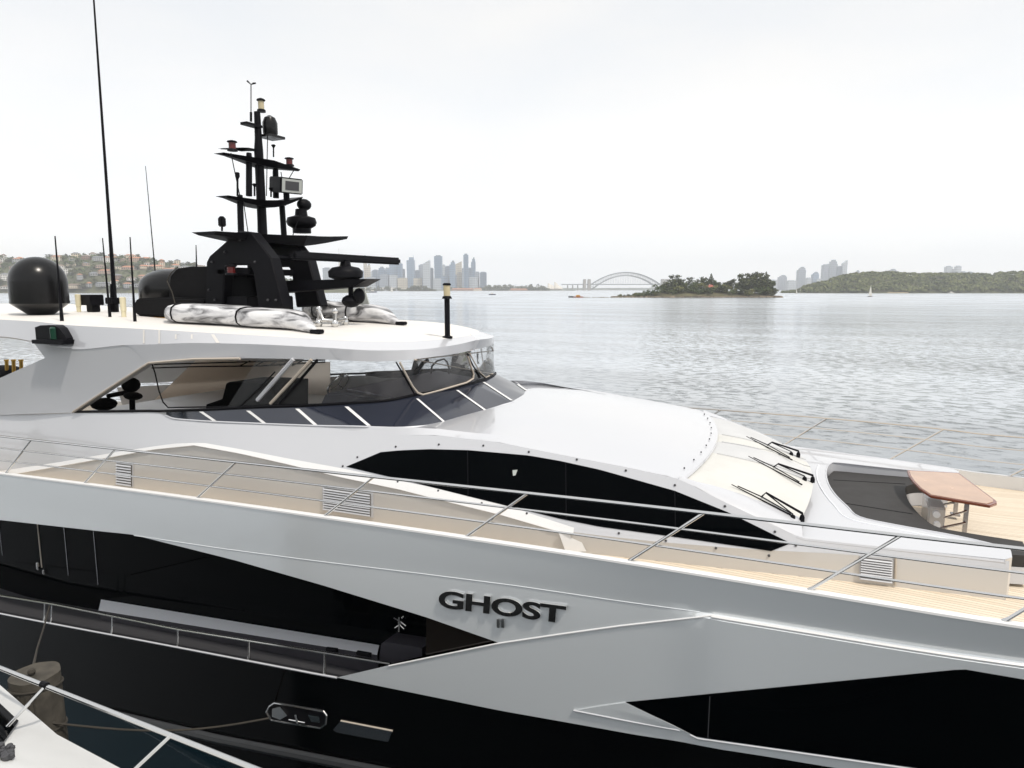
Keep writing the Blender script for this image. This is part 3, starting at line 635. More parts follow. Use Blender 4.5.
city = [  # zoomed x0, x1, top, tint, style
    (-60, -18, 235, 'pale', 'flat'), (-14, 14, 205, 'cream', 'flat'), (16, 38, 208, 'blue', 'flat'), (40, 60, 110, 'cream', 'flat'), (62, 84, 165, 'cream', 'step'),
    (88, 108, 215, 'pale', 'flat'), (100, 134, 205, 'slate', 'flat'), (132, 180, 185, 'steel', 'step'), (186, 214, 192, 'blue', 'flat'), (216, 270, 166, 'blue', 'flat'),
    (264, 300, 160, 'steel', 'flat'), (298, 316, 200, 'grey', 'flat'), (332, 382, 105, 'blue', 'spire'), (384, 416, 208, 'slate', 'flat'), (412, 456, 170, 'grey', 'flat'), (440, 486, 143, 'pale', 'slant'),
    (484, 508, 193, 'slate', 'flat'), (517, 568, 110, 'steel', 'flat'), (570, 590, 172, 'pale', 'flat'), (588, 622, 180, 'slate', 'flat'),
    (618, 656, 144, 'blue', 'step'), (652, 700, 150, 'cream', 'slant'), (700, 714, 195, 'grey', 'flat'), (712, 744, 100, 'steel', 'flat'), (742, 768, 192, 'slate', 'flat'), (763, 792, 124, 'steel', 'step'),
    (788, 818, 218, 'grey', 'flat'), (822, 866, 220, 'slate', 'flat'), (720, 746, 250, 'pale', 'flat'), (750, 808, 253, 'pale', 'flat'), (376, 432, 260, 'cream', 'flat'),
    (434, 482, 252, 'grey', 'flat'), (508, 562, 262, 'pale', 'flat'), (562, 606, 246, 'blue', 'flat'), (620, 668, 238, 'grey', 'flat'), (664, 704, 222, 'cream', 'flat'), (150, 204, 236, 'grey', 'flat'), (214, 262, 240, 'pale', 'flat'), (270, 330, 258, 'cream', 'flat'), (60, 120, 255, 'pale', 'flat')]
order = sorted(range(len(city)), key=lambda i: city[i][0] + city[i][1])
for k, i in enumerate(order):
    x0, x1, t, tint, stl = city[i]; h = 'very tall' if t < 128 else ('tall' if t < 175 else ('mid height' if t < 212 else 'low'))
    sh = {'flat': 'flat topped', 'step': 'stepped', 'slant': 'slant topped', 'spire': 'spire topped'}[stl]
    front = t > 218
    tower(360 + x0 / Z4, 360 + x1 / Z4, 240 + t / Z4, CT - (180 if front else random.Random(i).uniform(-60, 240)), tint, f'{h} {sh} {cname[tint]} tower, {ORD[k]} from left in city skyline' if k < 36 else f'{h} {sh} {cname[tint]} tower, {["fourth", "third", "second", "first"][k - 36]} from the right end of the city skyline', 'towers of the city skyline', stl)
# thin observation tower left of the cluster, partly seen behind the radar bar
ot = thing('observation_tower', 'thin needle tower with a turret seen between the mast legs and radar bar', 'tower', far(341.8, 3700)); ot.rotation_euler.z = YAW
H = farz(249, 3700); b = MB(); b.tube([(0, 0, 0), (0, 0, H * .8)], 4, 8); b.build('shaft', BM['cream'], None).parent = ot
b = MB(); b.lathe((0, 0, H * .72), [(4, 0), (13, 10), (13, 22), (5, 30), (1.2, 34), (1, H * .28)], 12); o = b.build('turret', BM['cream']); o.parent = ot; o.location = Vector(o['_w'])
for (a0, a1, py, tint, lab) in [(326, 333, 268, 'grey', 'grey tower left of the thin needle tower'), (334.5, 340, 276, 'blue', 'short blue tower just left of the needle tower base'), (343, 350, 272, 'pale', 'pale tower just right of the needle tower')]:
    tower(a0, a1, py, 3650, tint, lab, 'towers of the city skyline')
# northern high rises on the right
Z7 = 3.879
north = [(56, 92, 98, 'grey', 'step'), (88, 128, 118, 'pale', 'flat'), (128, 163, 67, 'grey', 'step'), (163, 186, 108, 'pale', 'flat'), (185, 214, 86, 'blue', 'step'), (222, 248, 58, 'grey', 'flat'), (244, 282, 40, 'grey', 'step'), (280, 302, 64, 'slate', 'flat'),
         (298, 320, 42, 'pale', 'slant'), (318, 340, 95, 'pale', 'flat'), (350, 370, 80, 'grey', 'step'), (474, 512, 75, 'grey', 'step'), (694, 722, 64, 'pale', 'flat'), (720, 734, 76, 'pale', 'flat'), (732, 756, 63, 'pale', 'flat'), (756, 776, 84, 'grey', 'flat'), (780, 802, 85, 'grey', 'flat'), (20, 56, 116, 'pale', 'flat'), (200, 226, 112, 'pale', 'flat')]
order = sorted(range(len(north)), key=lambda i: north[i][0])
for k, i in enumerate(order):
    x0, x1, t, tint, stl = north[i]; sh = {'flat': 'flat topped', 'step': 'stepped', 'slant': 'slant topped'}[stl]
    tower(760 + (x0 + .13 * (x1 - x0)) / Z7, 760 + (x1 - .13 * (x1 - x0)) / Z7, 250 + t / Z7, 3900 + random.Random(i).uniform(-80, 80), tint, f'{sh} {cname[tint]} high rise, {ORD[k]} from the left behind the wooded headland', 'high rises behind the headland', stl)

# foreshore in front of the city
ridge('foreshore', [(330, 291.5), (380, 289.5), (440, 289.6), (500, 289.2), (545, 289.6), (575, 289.5)], 3150, 120, 'farblue', base=-1)
def grove(name, label, x0, x1, top, dist, n, seed, r=(5, 9), m='leaf_dark'):
    rr = random.Random(seed); b = MB(); tf = pchip(top)
    for i in range(n):
        px = rr.uniform(x0, x1); ht = farz(tf(px), dist); zt = rr.uniform(0.1, 1) * ht; r0 = rr.uniform(*r); c = far(px, dist + rr.uniform(0, 30)); c.z = max(r0 * .3, zt - r0 * .8)
        for _ in range(14):
            d = Vector((rr.gauss(0, 1), rr.gauss(0, 1), rr.gauss(.2, .8))).normalized() * r0 * rr.uniform(.7, 1.05); q = c + d; s = r0 * rr.uniform(.3, .5); nn = d.normalized(); u = nn.orthogonal().normalized(); v = nn.cross(u)
            b.add([q + u * s, q + v * s, q - u * s, q - v * s], [(0, 1, 2, 3)])
    return stuff(tag(b.build(name, m, merge=False), label, 'woodland'))
grove('island_scrub', 'low green tree covered point in front of the city towers', 403, 436, [(402, 291), (408, 288), (416, 285.4), (424, 285.2), (432, 288.4), (437, 291)], 2500, 170, 3, (3.5, 6))
grove('foreshore_trees', 'band of grey green parkland trees on the shore right of the city', 478, 548, [(478, 288), (490, 285), (500, 284.6), (512, 284.4), (522, 285.4), (534, 283.8), (543, 285.5), (549, 290)], 3050, 200, 4, (6, 10))
grove('shore_trees', 'strip of small trees at the foot of the city towers', 445, 480, [(440, 289), (455, 286.6), (470, 287.8), (482, 286.8)], 3060, 70, 6, (4, 7))
grove('hill_foot_trees', 'dark trees at the foot of the hillside behind the mast', 335, 402, [(330, 286), (350, 288), (370, 287), (385, 286), (402, 288)], 2600, 110, 8, (4, 7))
for k, (a0, a1, py, wmm, lab) in enumerate([(510, 527.5, 289.0, 'w_brick', 'long red brick wharf building on the shore right of the city'), (452, 474, 288.6, 'w_brick', 'long reddish wharf shed at the water below the city towers'), (474, 482, 288.2, 'w_cream', 'short cream wharf building beside the reddish shed'), (381, 398, 287.6, 'w_grey', 'grey waterfront sheds left of the green point')]):
    c = far((a0 + a1) / 2, 2980); house(c, (a1 - a0) / FPX * 2980, 14, max(5, farz(py, 2980) * .7), 4, YAW, wmm, 'tile' if 'red' in lab else 'pale_roof', lab, None, 'wharf_building', cat='building', win=False)

# opera house shells
OPD = 3500.0; oh = thing('shell_roofed_hall', 'white building with pointed shell roofs on the shore left of the bridge', 'building', far(553, OPD)); oh.rotation_euler.z = YAW
def put(n, b, m, r): o = b.build(n, m); o.parent = r; o.location = Vector(o['_w']); return o
M['shell'] = mat('white_shell', (0.70, 0.66, 0.58), 0.5)
b = MB(); b.box((0, 0, 3), (80, 40, 10)); put('podium', b, 'w_brick', oh)
for sx, h, l in [(-27, 38, 26), (-12, 30, 22), (6, 44, 28), (20, 30, 20), (33, 22, 16)]:
    b = MB(); rows = []
    for i in range(7):
        t = i / 6; rows.append([Vector((sx + l * (t - .2) + (l * .1 if k else 0), (k - 3) * 5 * math.sin(math.pi * (.15 + .8 * t)), 8 + (h - 8) * math.sin(math.pi * .5 * (1 - t) ** .7) * (1 - abs(k - 3) / 3.2))) for k in range(7)])
    b.grid(rows); o = put('shell_roof', b, 'shell', oh)

# bridge
BD = 3800.0; br = thing('arch_bridge', 'grey steel arch bridge with stone pylons on the horizon', 'bridge', far(624, BD)); br.rotation_euler.z = YAW
M['steel'] = mat('bridge_steel', (0.16, 0.18, 0.20), 0.6); M['stone'] = mat('bridge_stone', (0.36, 0.34, 0.31), 0.9)
def bx(px): return (px - 624.0) / FPX * BD
def bz(py): return farz(py, BD)
def arc(xa, xb, ya, yt, n=28): return [(bx(xa + (xb - xa) * i / n), bz(ya + (yt - ya) * (1 - (2 * i / n - 1) ** 2))) for i in range(n + 1)]
top = arc(589.5, 659.0, 285.0, 272.8); low = arc(590.5, 658.0, 290.0, 275.8)
for nm, cv, rd in (('upper_chord', top, 2.6), ('lower_chord', low, 2.6)):
    for s in (-15, 15):
        b = MB(); b.tube([(x, s, z) for x, z in cv], rd, 6); put(nm, b, 'steel', br)
b = MB()
for i in range(len(top)):
    for s in (-15, 15):
        b.tube([(top[i][0], s, top[i][1]), (low[i][0], s, low[i][1])], 1.0, 4)
        if i: b.tube([(top[i - 1][0], s, top[i - 1][1]), (low[i][0], s, low[i][1])], .8, 4)
put('web_members', b, 'steel', br)
dk = bz(284.6); b = MB(); b.box((bx(616), 0, dk), (bx(672) - bx(562), 36, 4.5)); put('deck', b, 'steel', br)
b = MB()
for i in range(3, len(low) - 3):
    if low[i][1] > dk:
        for s in (-15, 15): b.tube([(low[i][0], s, low[i][1]), (low[i][0], s, dk)], .7, 4)
put('hangers', b, 'steel', br)
for px in (583.6, 588.2, 661, 665):
    b = MB(); b.box((bx(px), 0, bz(279.8) / 2), (14, 44, bz(279.8))); b.box((bx(px), 0, bz(279.8) + 1.4), (11, 40, 3)); put('pylon', b, 'stone', br)
for px in (567, 572, 577): b = MB(); b.box((bx(px), 0, dk / 2 - 1.5), (5, 20, dk - 3)); put('approach_pier', b, 'stone', br)

# boats on the water
M['sail'] = mat('sailcloth', (0.80, 0.79, 0.75), 0.7); M['navy'] = mat('navy_hull', (0.03, 0.04, 0.10), 0.3)
def hullmb(l, bw, h):
    b = MB(); rows = []
    for i in range(9):
        t = i / 8; k = (1 - max(0, (t - .4) / .6) ** 2); rows.append([Vector((l * (t - .5), -bw * .5 * k, h)), Vector((l * (t - .5), -bw * .35 * k, 0)), Vector((l * (t - .5), 0, -.25)), Vector((l * (t - .5), bw * .35 * k, 0)), Vector((l * (t - .5), bw * .5 * k, h))])
    b.grid(rows); b.add([r[0] for r in rows] + [r[4] for r in rows], [(i, i + 1, 9 + i + 1, 9 + i) for i in range(8)]); return b
def sailboat(px, dist, l, mh, label, rot, mainh=1.0):
    r = thing('sailing_boat', label, 'sailboat', far(px, dist), None); r.rotation_euler.z = rot
    put('hull', hullmb(l, l * .3, l * .1), 'w_white' if dist > 900 else 'dark_grey', r)
    b = MB(); b.tube([(0, 0, 0), (0, 0, mh)], .09, 6); put('mast', b, 'w_white', r)
    b = MB(); b.grid([[Vector((-.15 - l * .42 * (1 - t), .25 * math.sin(3.1 * t), 1.2 + t * (mh - 1.4))), Vector((-.12, 0, 1.2 + t * (mh - 1.4)))] for t in lin(0, 1, 7)]); put('mainsail', b, 'sail', r)
    b = MB(); b.grid([[Vector((l * .42 * (1 - t) + .15, .2 * math.sin(3.1 * t), .9 + t * mh * .8)), Vector((.15 + .02, .35 * (1 - t), .9 + t * mh * .8))] for t in lin(0, 1, 7)]); put('jib', b, 'sail', r)
sailboat(867.5, 690, 6.5, 11.5, 'white sailing boat in open water in front of the headland', YAW + .5)
sailboat(794.2, 1150, 7, 10.5, 'left one of two white sails beside the headland tip', YAW + .9)
sailboat(797.6, 1180, 7, 10.0, 'right one of two white sails beside the headland tip', YAW + 1.2)
sailboat(393, 2000, 9, 19, 'tall masted white yacht moored in front of the city', YAW + .2)
sailboat(562.5, 2200, 10, 22, 'tall white sail in front of the bridge approach', YAW + 1.3)
def motorboat(px, dist, l, label, rot, hm='w_white', cm='w_white'):
    r = thing('motor_boat', label, 'boat', far(px, dist), None); r.rotation_euler.z = rot
    put('hull', hullmb(l, l * .32, l * .13), hm, r)
    b = MB(); b.prism([(-l * .2, -l * .1, l * .125), (l * .18, -l * .1, l * .125), (l * .08, -l * .1, l * .28), (-l * .18, -l * .1, l * .28)], (0, l * .2, 0)); put('cabin', b, cm, r)
motorboat(492.5, 900, 9, 'small motor boat with navy hull and white cabin below the wharf buildings', YAW + .15, 'navy')
motorboat(374, 1500, 18, 'dark motor launch close to the shore left of the city', YAW, 'navy')
motorboat(947.5, 1240, 11, 'white motor boat close under the right part of the headland', YAW)
rb = thing('red_workboat', 'red orange workboat at the left end of the low rock reef', 'boat', far(577.5, 624)); rb.rotation_euler.z = YAW
M['redpaint'] = mat('red_orange_paint', (0.50, 0.12, 0.05), 0.5)
put('hull', hullmb(9, 2.8, 1.0), 'redpaint', rb); b = MB(); b.prism([(-2, -1, 1), (2.2, -1, 1), (1.3, -1, 2.4), (-1.6, -1, 2.4)], (0, 2, 0)); put('cabin', b, 'orange', rb)
pn = MB(); pn.box((0, 0, .4), (4.5, 3, 1.6)); o = pn.build('pontoon', 'dark_grey', bevel=.15); o.location = far(570.5, 626) + Vector((0, 0, -.3)); o.rotation_euler.z = YAW; tag(o, 'dark pontoon float left of the red orange workboat', 'pontoon')

# ================================================================== THE YACHT
YL = Vector((-8.0, 0.0, 0.0))
yacht = thing('motor_yacht', 'large silver and black motor yacht with black radar mast moored in the foreground', 'yacht', YL)
def part(mb, name, m, parent=None, **k): return mb.build(name, m, parent or yacht, **k)

bpts = [(-26, 3.6), (-14, 3.76), (-9, 3.75), (-6.4, 3.72), (-4.2, 3.65), (-2.1, 3.54), (-.24, 3.42), (.7, 3.34), (1.5, 3.24), (3, 2.9), (5, 2.2), (7, 1.25), (8.8, .12)]
bf = pchip(bpts)
def solve(x, y, f):
    Y = -3.6
    for _ in range(14):
        p = P(x, y, Y=Y); Y = -f(p.x, p.z)
    return P(x, y, Y=Y)
sheer_px = [(0, 474), (86, 485), (200, 501), (327, 518), (466, 538), (628, 564), (809, 594), (912, 610.6), (1013, 625)]
sp = [solve(*q, lambda x, z: bf(x)) for q in sheer_px]
co = np.polyfit([p.x for p in sp], [p.z for p in sp], 3)
def zs(X):
    Xc = max(-15.5, min(2.0, X)); z = float(np.polyval(co, Xc))
    return z + (X - 2.0) * 0.035 if X > 2 else z - (max(0, -15.5 - X)) * 0.03
s1 = pchip([(-16, .03), (-9, .07), (-4, .16), (0, .27), (4, .45), (8.8, .6)])
s2 = pchip([(-16, .02), (-8, .05), (-4, .09), (0, .15), (4, .34), (8.8, .5)])
k1_px = [(134, 535), (225, 549), (316, 561), (420, 573.5), (517.6, 586), (619, 601), (715, 614), (824, 631.6), (1024, 661.8)]
kp = [solve(*q, lambda x, z: bf(x) - s1(x) * (zs(x) - z)) for q in k1_px]
kf0 = pchip([(p.x, p.z) for p in kp])
def zk(X): return max(zs(X) - .62, min(zs(X) - .3, kf0(X))) if X < -11 else (kf0(X) if X < 1.6 else kf0(1.6) + (zs(X) - zs(1.6)) * .9)
def ledge(X): return .055 * smooth(-1.75, -0.95, X)
def hy(X, z):
    d = zs(X) - z; dk = zs(X) - zk(X)
    if d <= dk: y = bf(X) - s1(X) * d
    else: y = bf(X) - s1(X) * dk + ledge(X) * min(1, (d - dk) / .05) - s2(X) * (d - dk)
    return max(.03, y)
def Hp(x, y): return solve(x, y, hy)
def crv(px, n=6): 
    pts = [Hp(*q) for q in pxline(px, n)]
    return pts
def zfun(px, n=6): return pchip([(p.x, p.z) for p in crv(px, n)])
top_px = [(0, 520), (134, 535), (232, 559.5), (320, 584.5), (424, 616.5), (498, 642.5)]
vtop_px = [(337, 677.5), (388, 665.5), (498, 643)]
edge_px = [(0, 613.4), (43.6, 622), (139.6, 640), (320, 674.5), (337, 677.5)]
blk_px = [(337, 677.5), (500, 710.5), (640, 735.5), (817, 765)]
zt_f, zv_f, ze_f, zb_f = zfun(top_px), zfun(vtop_px), zfun(edge_px), zfun(blk_px, 3)
XA = Hp(337, 677.5).x; XT = Hp(498, 642.7).x; XM = Hp(388, 665.5).x
def ze(X): return ze_f(X) if X > -15.5 else ze_f(-15.5) - .02 * (-15.5 - X)
def zt(X): return zt_f(X) if X > -15.5 else zt_f(-15.5)
def zb(X): return zb_f(X) if X < 0.3 else zb_f(.3) + (X - .3) * .06
def hull_strip(mb, xs, lo, hi, side, off=0, n=8):
    rows = []
    for X in xs:
        a, c = lo(X), hi(X); zz = [c + (a - c) * i / n for i in range(n + 1)]
        k = min(c, zk(X)); zz = lin(c, max(k, a), 6) + lin(max(k - .05, a), a, n)
        rows.append([Vector((X, side * (hy(X, z) + off), z)) for z in zz])
    mb.grid(rows)
STERN = -24.0; BOW = 8.8
for side in (-1, 1):
    hm = MB()
    if side < 0:
        hull_strip(hm, lin(STERN, XT, 60), zt, zs, side)
        hull_strip(hm, lin(XA, XM, 6), zb, zv_f, side, n=5); hull_strip(hm, lin(XM, XT, 10), zb, zv_f, side, n=5)
        hull_strip(hm, lin(XT, BOW, 60), zb, zs, side, n=12)
    else:
        hull_strip(hm, lin(STERN, XT, 40), ze, zs, side); hull_strip(hm, lin(XT, BOW, 40), zb, zs, side)
    part(hm, 'hull_topside', 'silver', ang=28)
    if side < 0: HULLB = hm.bvh()
    bm_ = MB()
    fz = lambda X: ze(X) if X < XA else zb(X)
    rows = []
    for X in lin(STERN, XA, 30) + lin(XA + .01, BOW, 40):
        t = fz(X); rows.append([Vector((X, side * (hy(X, z) + .002 if z > t - .01 else hy(X, z)), z)) for z in lin(t, -.4, 10)])
    bm_.grid(rows); part(bm_, 'lower_hull', 'black_hull')
# transom
b = MB(); ys = [hy(STERN, z) for z in lin(-.4, zs(STERN), 8)]
b.add([(STERN, -y, z) for y, z in zip(ys, lin(-.4, zs(STERN), 8))] + [(STERN, y, z) for y, z in zip(ys, lin(-.4, zs(STERN), 8))], [(i, i + 1, 9 + i, 8 + i) for i in range(7)]); part(b, 'transom', 'silver')
# bulwark caps and inner faces
zd = lambda X: zs(X) - .2
for side in (-1, 1):
    b = MB(); rows = []
    for X in lin(STERN, 8.6, 90):
        y, z = bf(X), zs(X); y2 = max(.02, y - .075); rows.append([Vector((X, side * (y + .006), z - .012)), Vector((X, side * (y + .004), z + .012)), Vector((X, side * (y - .015), z + .022)), Vector((X, side * y2, z + .02)), Vector((X, side * max(.01, y2 - .004), zd(X) - .03))])
    b.grid(rows); part(b, 'bulwark_cap', 'trim_highlight')
# white tubes painting the light caught along the knuckle ledges, starboard
b = MB()
k1p = [Hp(*q) for q in pxline([(690, 610.3), (715, 614), (824, 631.6), (1024, 661.8)], 6)]
for X in [p.x for p in k1p] + lin(1.65, 5, 8): pass
def ledge_line(xs, zf, r):
    return [Vector((X, -(hy(X, zf(X)) + .004), zf(X))) for X in xs], r
pts, _ = ledge_line(lin(Hp(712, 613.6).x, 7.5, 50), lambda X: zk(X) - .026, .0)
b.tube(pts, .021, 6)
part(b, 'knuckle_highlight', 'trim_highlight')
b = MB(); b.tube([Hp(*q) for q in pxline([(389, 666), (498, 643.6), (557, 634.8), (620, 626), (714, 615.5)], 6)], .014, 6); part(b, 'knuckle_highlight', 'trim_highlight')
b = MB(); b.tube([Hp(*q) for q in pxline([(134, 535.5), (225, 549), (316, 561), (420, 573.5), (517.6, 586), (619, 601), (700, 612)], 6)], .006, 6); part(b, 'crease_line', 'silver')

# bow window, black glass flush in the hull
def poly_on_hull(topl, botl, off, n, name, m, parent=None):
    rows = []
    tf = pxline(topl, 10); bfn = pchip(botl); 
    tfn = lambda x: np.interp(x, [q[0] for q in topl], [q[1] for q in topl])
    bfn = lambda x: np.interp(x, [q[0] for q in botl], [q[1] for q in botl])
    xs = lin(topl[0][0], topl[-1][0], n); mb = MB()
    for x in xs:
        a, c = tfn(x), bfn(x); r = []
        for i in range(7):
            p = Hp(x, a + (c - a) * i / 6); p.y -= off; r.append(p)
        rows.append(r)
    mb.grid(rows); ed = [r[0] for r in rows] + [r[-1] for r in reversed(rows)]
    mb.add([q for q in ed] + [q + Vector((0, off + .05, 0)) for q in ed], [(i, (i + 1) % len(ed), len(ed) + (i + 1) % len(ed), len(ed) + i) for i in range(len(ed))])
    return part(mb, name, m, parent)
poly_on_hull([(626, 702), (963, 669), (1024, 679.5), (1130, 699)], [(626, 702), (697, 736.5), (800, 751), (909, 766.5), (1024, 783), (1130, 798)], .010, 44, 'bow_window', 'black_glass')
b = MB(); b.tube([Hp(*q) - Vector((0, .012, 0)) for q in pxline([(690, 734), (698, 738), (800, 752.4), (909, 768), (1024, 784.5)], 5)], .013, 6); part(b, 'window_trim', 'white')
b = MB(); q = [Hp(*v) for v in ((574, 710), (602, 705.5), (626, 702), (655, 716), (690, 733), (679, 729.5), (630, 721))]; b.prism([p - Vector((0, .004, 0)) for p in q], (0, -.008, 0)); part(b, 'styling_wedge', 'silver')
b = MB(); b.tube([Hp(*v) - Vector((0, .012, 0)) for v in pxline([(574, 710), (630, 721), (680, 730)], 5)], .012, 6); part(b, 'window_trim', 'white')
b = MB(); b.tube([Hp(x, y) - Vector((0, .013, 0)) for x, y in ((710, 696), (708, 737))], .006, 5); part(b, 'window_joint', 'dark_grey')

# teak decks
b = MB(); rows = []
for X in lin(STERN + .05, 8.4, 100):
    y = max(.03, bf(X) - .078); rows.append([Vector((X, -y, zd(X))), Vector((X, -y * .5, zd(X) + .01)), Vector((X, 0, zd(X) + .015)), Vector((X, y * .5, zd(X) + .01)), Vector((X, y, zd(X)))])
b.grid(rows); part(b, 'side_deck', 'teak')

# main deck walkway behind the dark opening
b = MB(); rows = []
for X in lin(STERN, XM + .6, 40):
    z = ze(X) if X < XA else ze(XA); rows.append([Vector((X, -(hy(X, z) - .02), z - .04)), Vector((X, -2.85, z - .04))])
b.grid(rows); part(b, 'walkway_floor', 'dark_grey')
b = MB(); rows = []
for X in lin(STERN, XT + .8, 40):
    z0 = (ze(X) if X < XA else ze(XA)) - .1; rows.append([Vector((X, -2.9, z0)), Vector((X, -2.9, zs(X) - .22)), Vector((X, -(bf(X) - .1), zs(X) - .24))])
b.grid(rows); part(b, 'saloon_window_wall', 'black_glass', ang=20)
b = MB(); z = 2.6; b.grid([[Vector((XT + .4, -2.0, 2)), Vector((XT + .4, -3.1, 2))], [Vector((XT + .4, -2.0, 4.1)), Vector((XT + .4, -3.2, 4.1))]]); part(b, 'walkway_bulkhead', 'black')
for x in (4, 42, 68, 97):
    p0 = P(x, 560, Y=-2.89); b = MB(); b.box((p0.x, -2.908, 2.95), (.016 if x != 42 else .03, .012, 2.1)); part(b, 'window_joint', 'beige' if x == 42 else 'gunmetal')
b = MB(); p0 = P(38, 566, Y=-2.93); b.box(p0, (.07, .05, .16)); part(b, 'door_handle', 'chrome', bevel=.012); b = MB(); p1 = P(44, 572, Y=-2.93); b.box(p1, (.06, .05, .1)); part(b, 'door_handle', 'chrome', bevel=.015)
# bulwark lip (bright line) and walkway rail
b = MB(); b.tube([Vector((X, -(hy(X, ze(X)) + .004), ze(X))) for X in lin(STERN, XA, 40)], .017, 6); part(b, 'bulwark_lip', 'white')
b = MB(); b.tube([Hp(*q) + Vector((0, .04, 0)) for q in pxline([(-60, 587), (0, 596.6), (52, 605), (174.5, 630), (320, 653.5), (388.5, 665)], 5)], .022, 8); part(b, 'walkway_rail', 'chrome')
for xt, yt, xb, yb in ((42.7, 603.5, 42.7, 621.5), (49.7, 605, 49.7, 623), (110, 617, 110.5, 634), (175.7, 630, 176.3, 647), (247, 642, 247.5, 660), (323, 654, 323.6, 674.5)):
    b = MB(); a = Hp(xb, yb) + Vector((0, .03, 0)); c = Hp(xt, yt) + Vector((0, .04, 0)); b.tube([a, a.lerp(c, .3), c], [.03, .018, .015], 8); part(b, 'rail_post', 'chrome')
# grey locker along the walkway with pale top, sill block and dark glass at the forward end
zl = lambda x, y, Y: P(x, y, Y=Y)
A0, A1, B0, B1 = zl(99.5, 600, -2.95), zl(378, 646, -2.95), None, None
f0, f1 = zl(98.5, 610.5, -3.25), zl(377, 655, -3.25)
b = MB(); zA, zB = A0.z, A1.z
def lockrow(t):
    X = f0.x + (f1.x - f0.x) * t; zt0 = f0.z + (f1.z - f0.z) * t; Xb = A0.x + (A1.x - A0.x) * t; zb0 = A0.z + (A1.z - A0.z) * t
    return Vector((Xb, -2.92, zb0)), Vector((X, -3.25, zt0)), Vector((X, -3.22, ze(min(X, XA)) - .03))
rows = [lockrow(t) for t in lin(0, 1, 16)]
b.grid([[r[0], r[1]] for r in rows]); b.cur = 1; b.grid([[r[1], r[2]] for r in rows])
for r in (rows[0], rows[-1]): b.add([r[0], r[1], r[2], Vector((r[0].x, -2.92, r[2].z))], [(0, 1, 2, 3)])
part(b, 'walkway_locker', ['boxgrey', 'lockerside'])
b = MB(); q = [P(*v, Y=-3.2) for v in ((381, 644), (385, 642), (422, 648), (422, 656), (390, 664), (379, 660))]; b.prism(q, (0, .3, 0)); part(b, 'sill_block', 'lockerside')
b = MB(); q = [Hp(*v) + Vector((0, .05, 0)) for v in ((424, 617), (455, 627.5), (497, 642.3), (460, 650), (424, 656.5))]; b.prism(q, (0, .04, 0)); M['brownglass'] = mat('bronze_glass', (0.012, 0.009, 0.007), 0.05, spec=0.6); part(b, 'quarter_window', 'brownglass')
b = MB(); e = lambda x, y: P(x, y, Y=-3.05)
for a, c, r in (((394, 618), (401, 622), .012), ((399, 617), (399, 632), .012), ((401, 622), (406, 626), .010), ((395, 628), (401, 624), .009), ((402, 618), (404, 616), .012), ((404, 629), (400, 625), .008)):
    b.tube([e(*a), e(*c)], r, 6)
part(b, 'wall_emblem', 'chrome')
for v in (((311, 660), (321, 661.5)), ((342, 664), (355, 666.5))):
    b = MB(); b.tube([P(*v[0], Y=-3.62) + Vector((0, .35, 0)), P(*v[1], Y=-3.62) + Vector((0, .35, 0))], .035, 8); part(b, 'freeing_port', 'black')

# lower hull fittings: fairlead, light port, strake
def frame_on_hull(pts, r, name, m, off=.01):
    b = MB(); q = [Hp(*v) - Vector((0, off, 0)) for v in pxline(pts + [pts[0]], 5)]; b.tube(q, r, 6, cap=False); return part(b, name, m)
fl = [(267, 712), (270, 706), (275, 702.5), (324, 711), (327, 715), (326, 724), (321, 728), (272, 720)]
fo = frame_on_hull(fl, .016, 'mooring_fairlead', 'chrome')
b = MB(); b.prism([Hp(*v) - Vector((0, .004, 0)) for v in fl], (0, -.004, 0)); b.build('fairlead_plate', 'black', fo)
b = MB(); b.prism([Hp(*v) - Vector((0, .010, 0)) for v in ((273, 708), (281, 706), (288, 715), (281, 719), (273, 716))], (0, -.012, 0)); b.tube([Hp(297, 713) - Vector((0, .03, 0)), Hp(299, 722) - Vector((0, .03, 0))], .02, 6); b.tube([Hp(290, 719) - Vector((0, .02, 0)), Hp(306, 722) - Vector((0, .02, 0))], .012, 6); b.prism([Hp(*v) - Vector((0, .010, 0)) for v in ((309, 714), (320, 716), (321, 722), (312, 721))], (0, -.012, 0)); b.build('roller', 'chrome', fo)
lp = [(341.6, 720), (393, 730), (388.5, 741.7), (337, 732), (333.5, 729.5)]
b = MB(); b.prism([Hp(*v) - Vector((0, .004, 0)) for v in lp], (0, -.006, 0)); po = part(b, 'hull_port', 'boxport' if 'boxport' in M else 'gunmetal')
b = MB(); b.tube([Hp(*v) - Vector((0, .014, 0)) for v in ((341.6, 720.3), (393, 730.3))], .014, 6); b.build('port_lip', 'beige', po)
b = MB(); pts = [Hp(*v) - Vector((0, .03, 0)) for v in pxline([(-40, 676), (63, 701), (220, 738), (372, 768), (480, 790)], 4)]; b.tube(pts, .075, 8); part(b, 'rubbing_strake', 'strake')

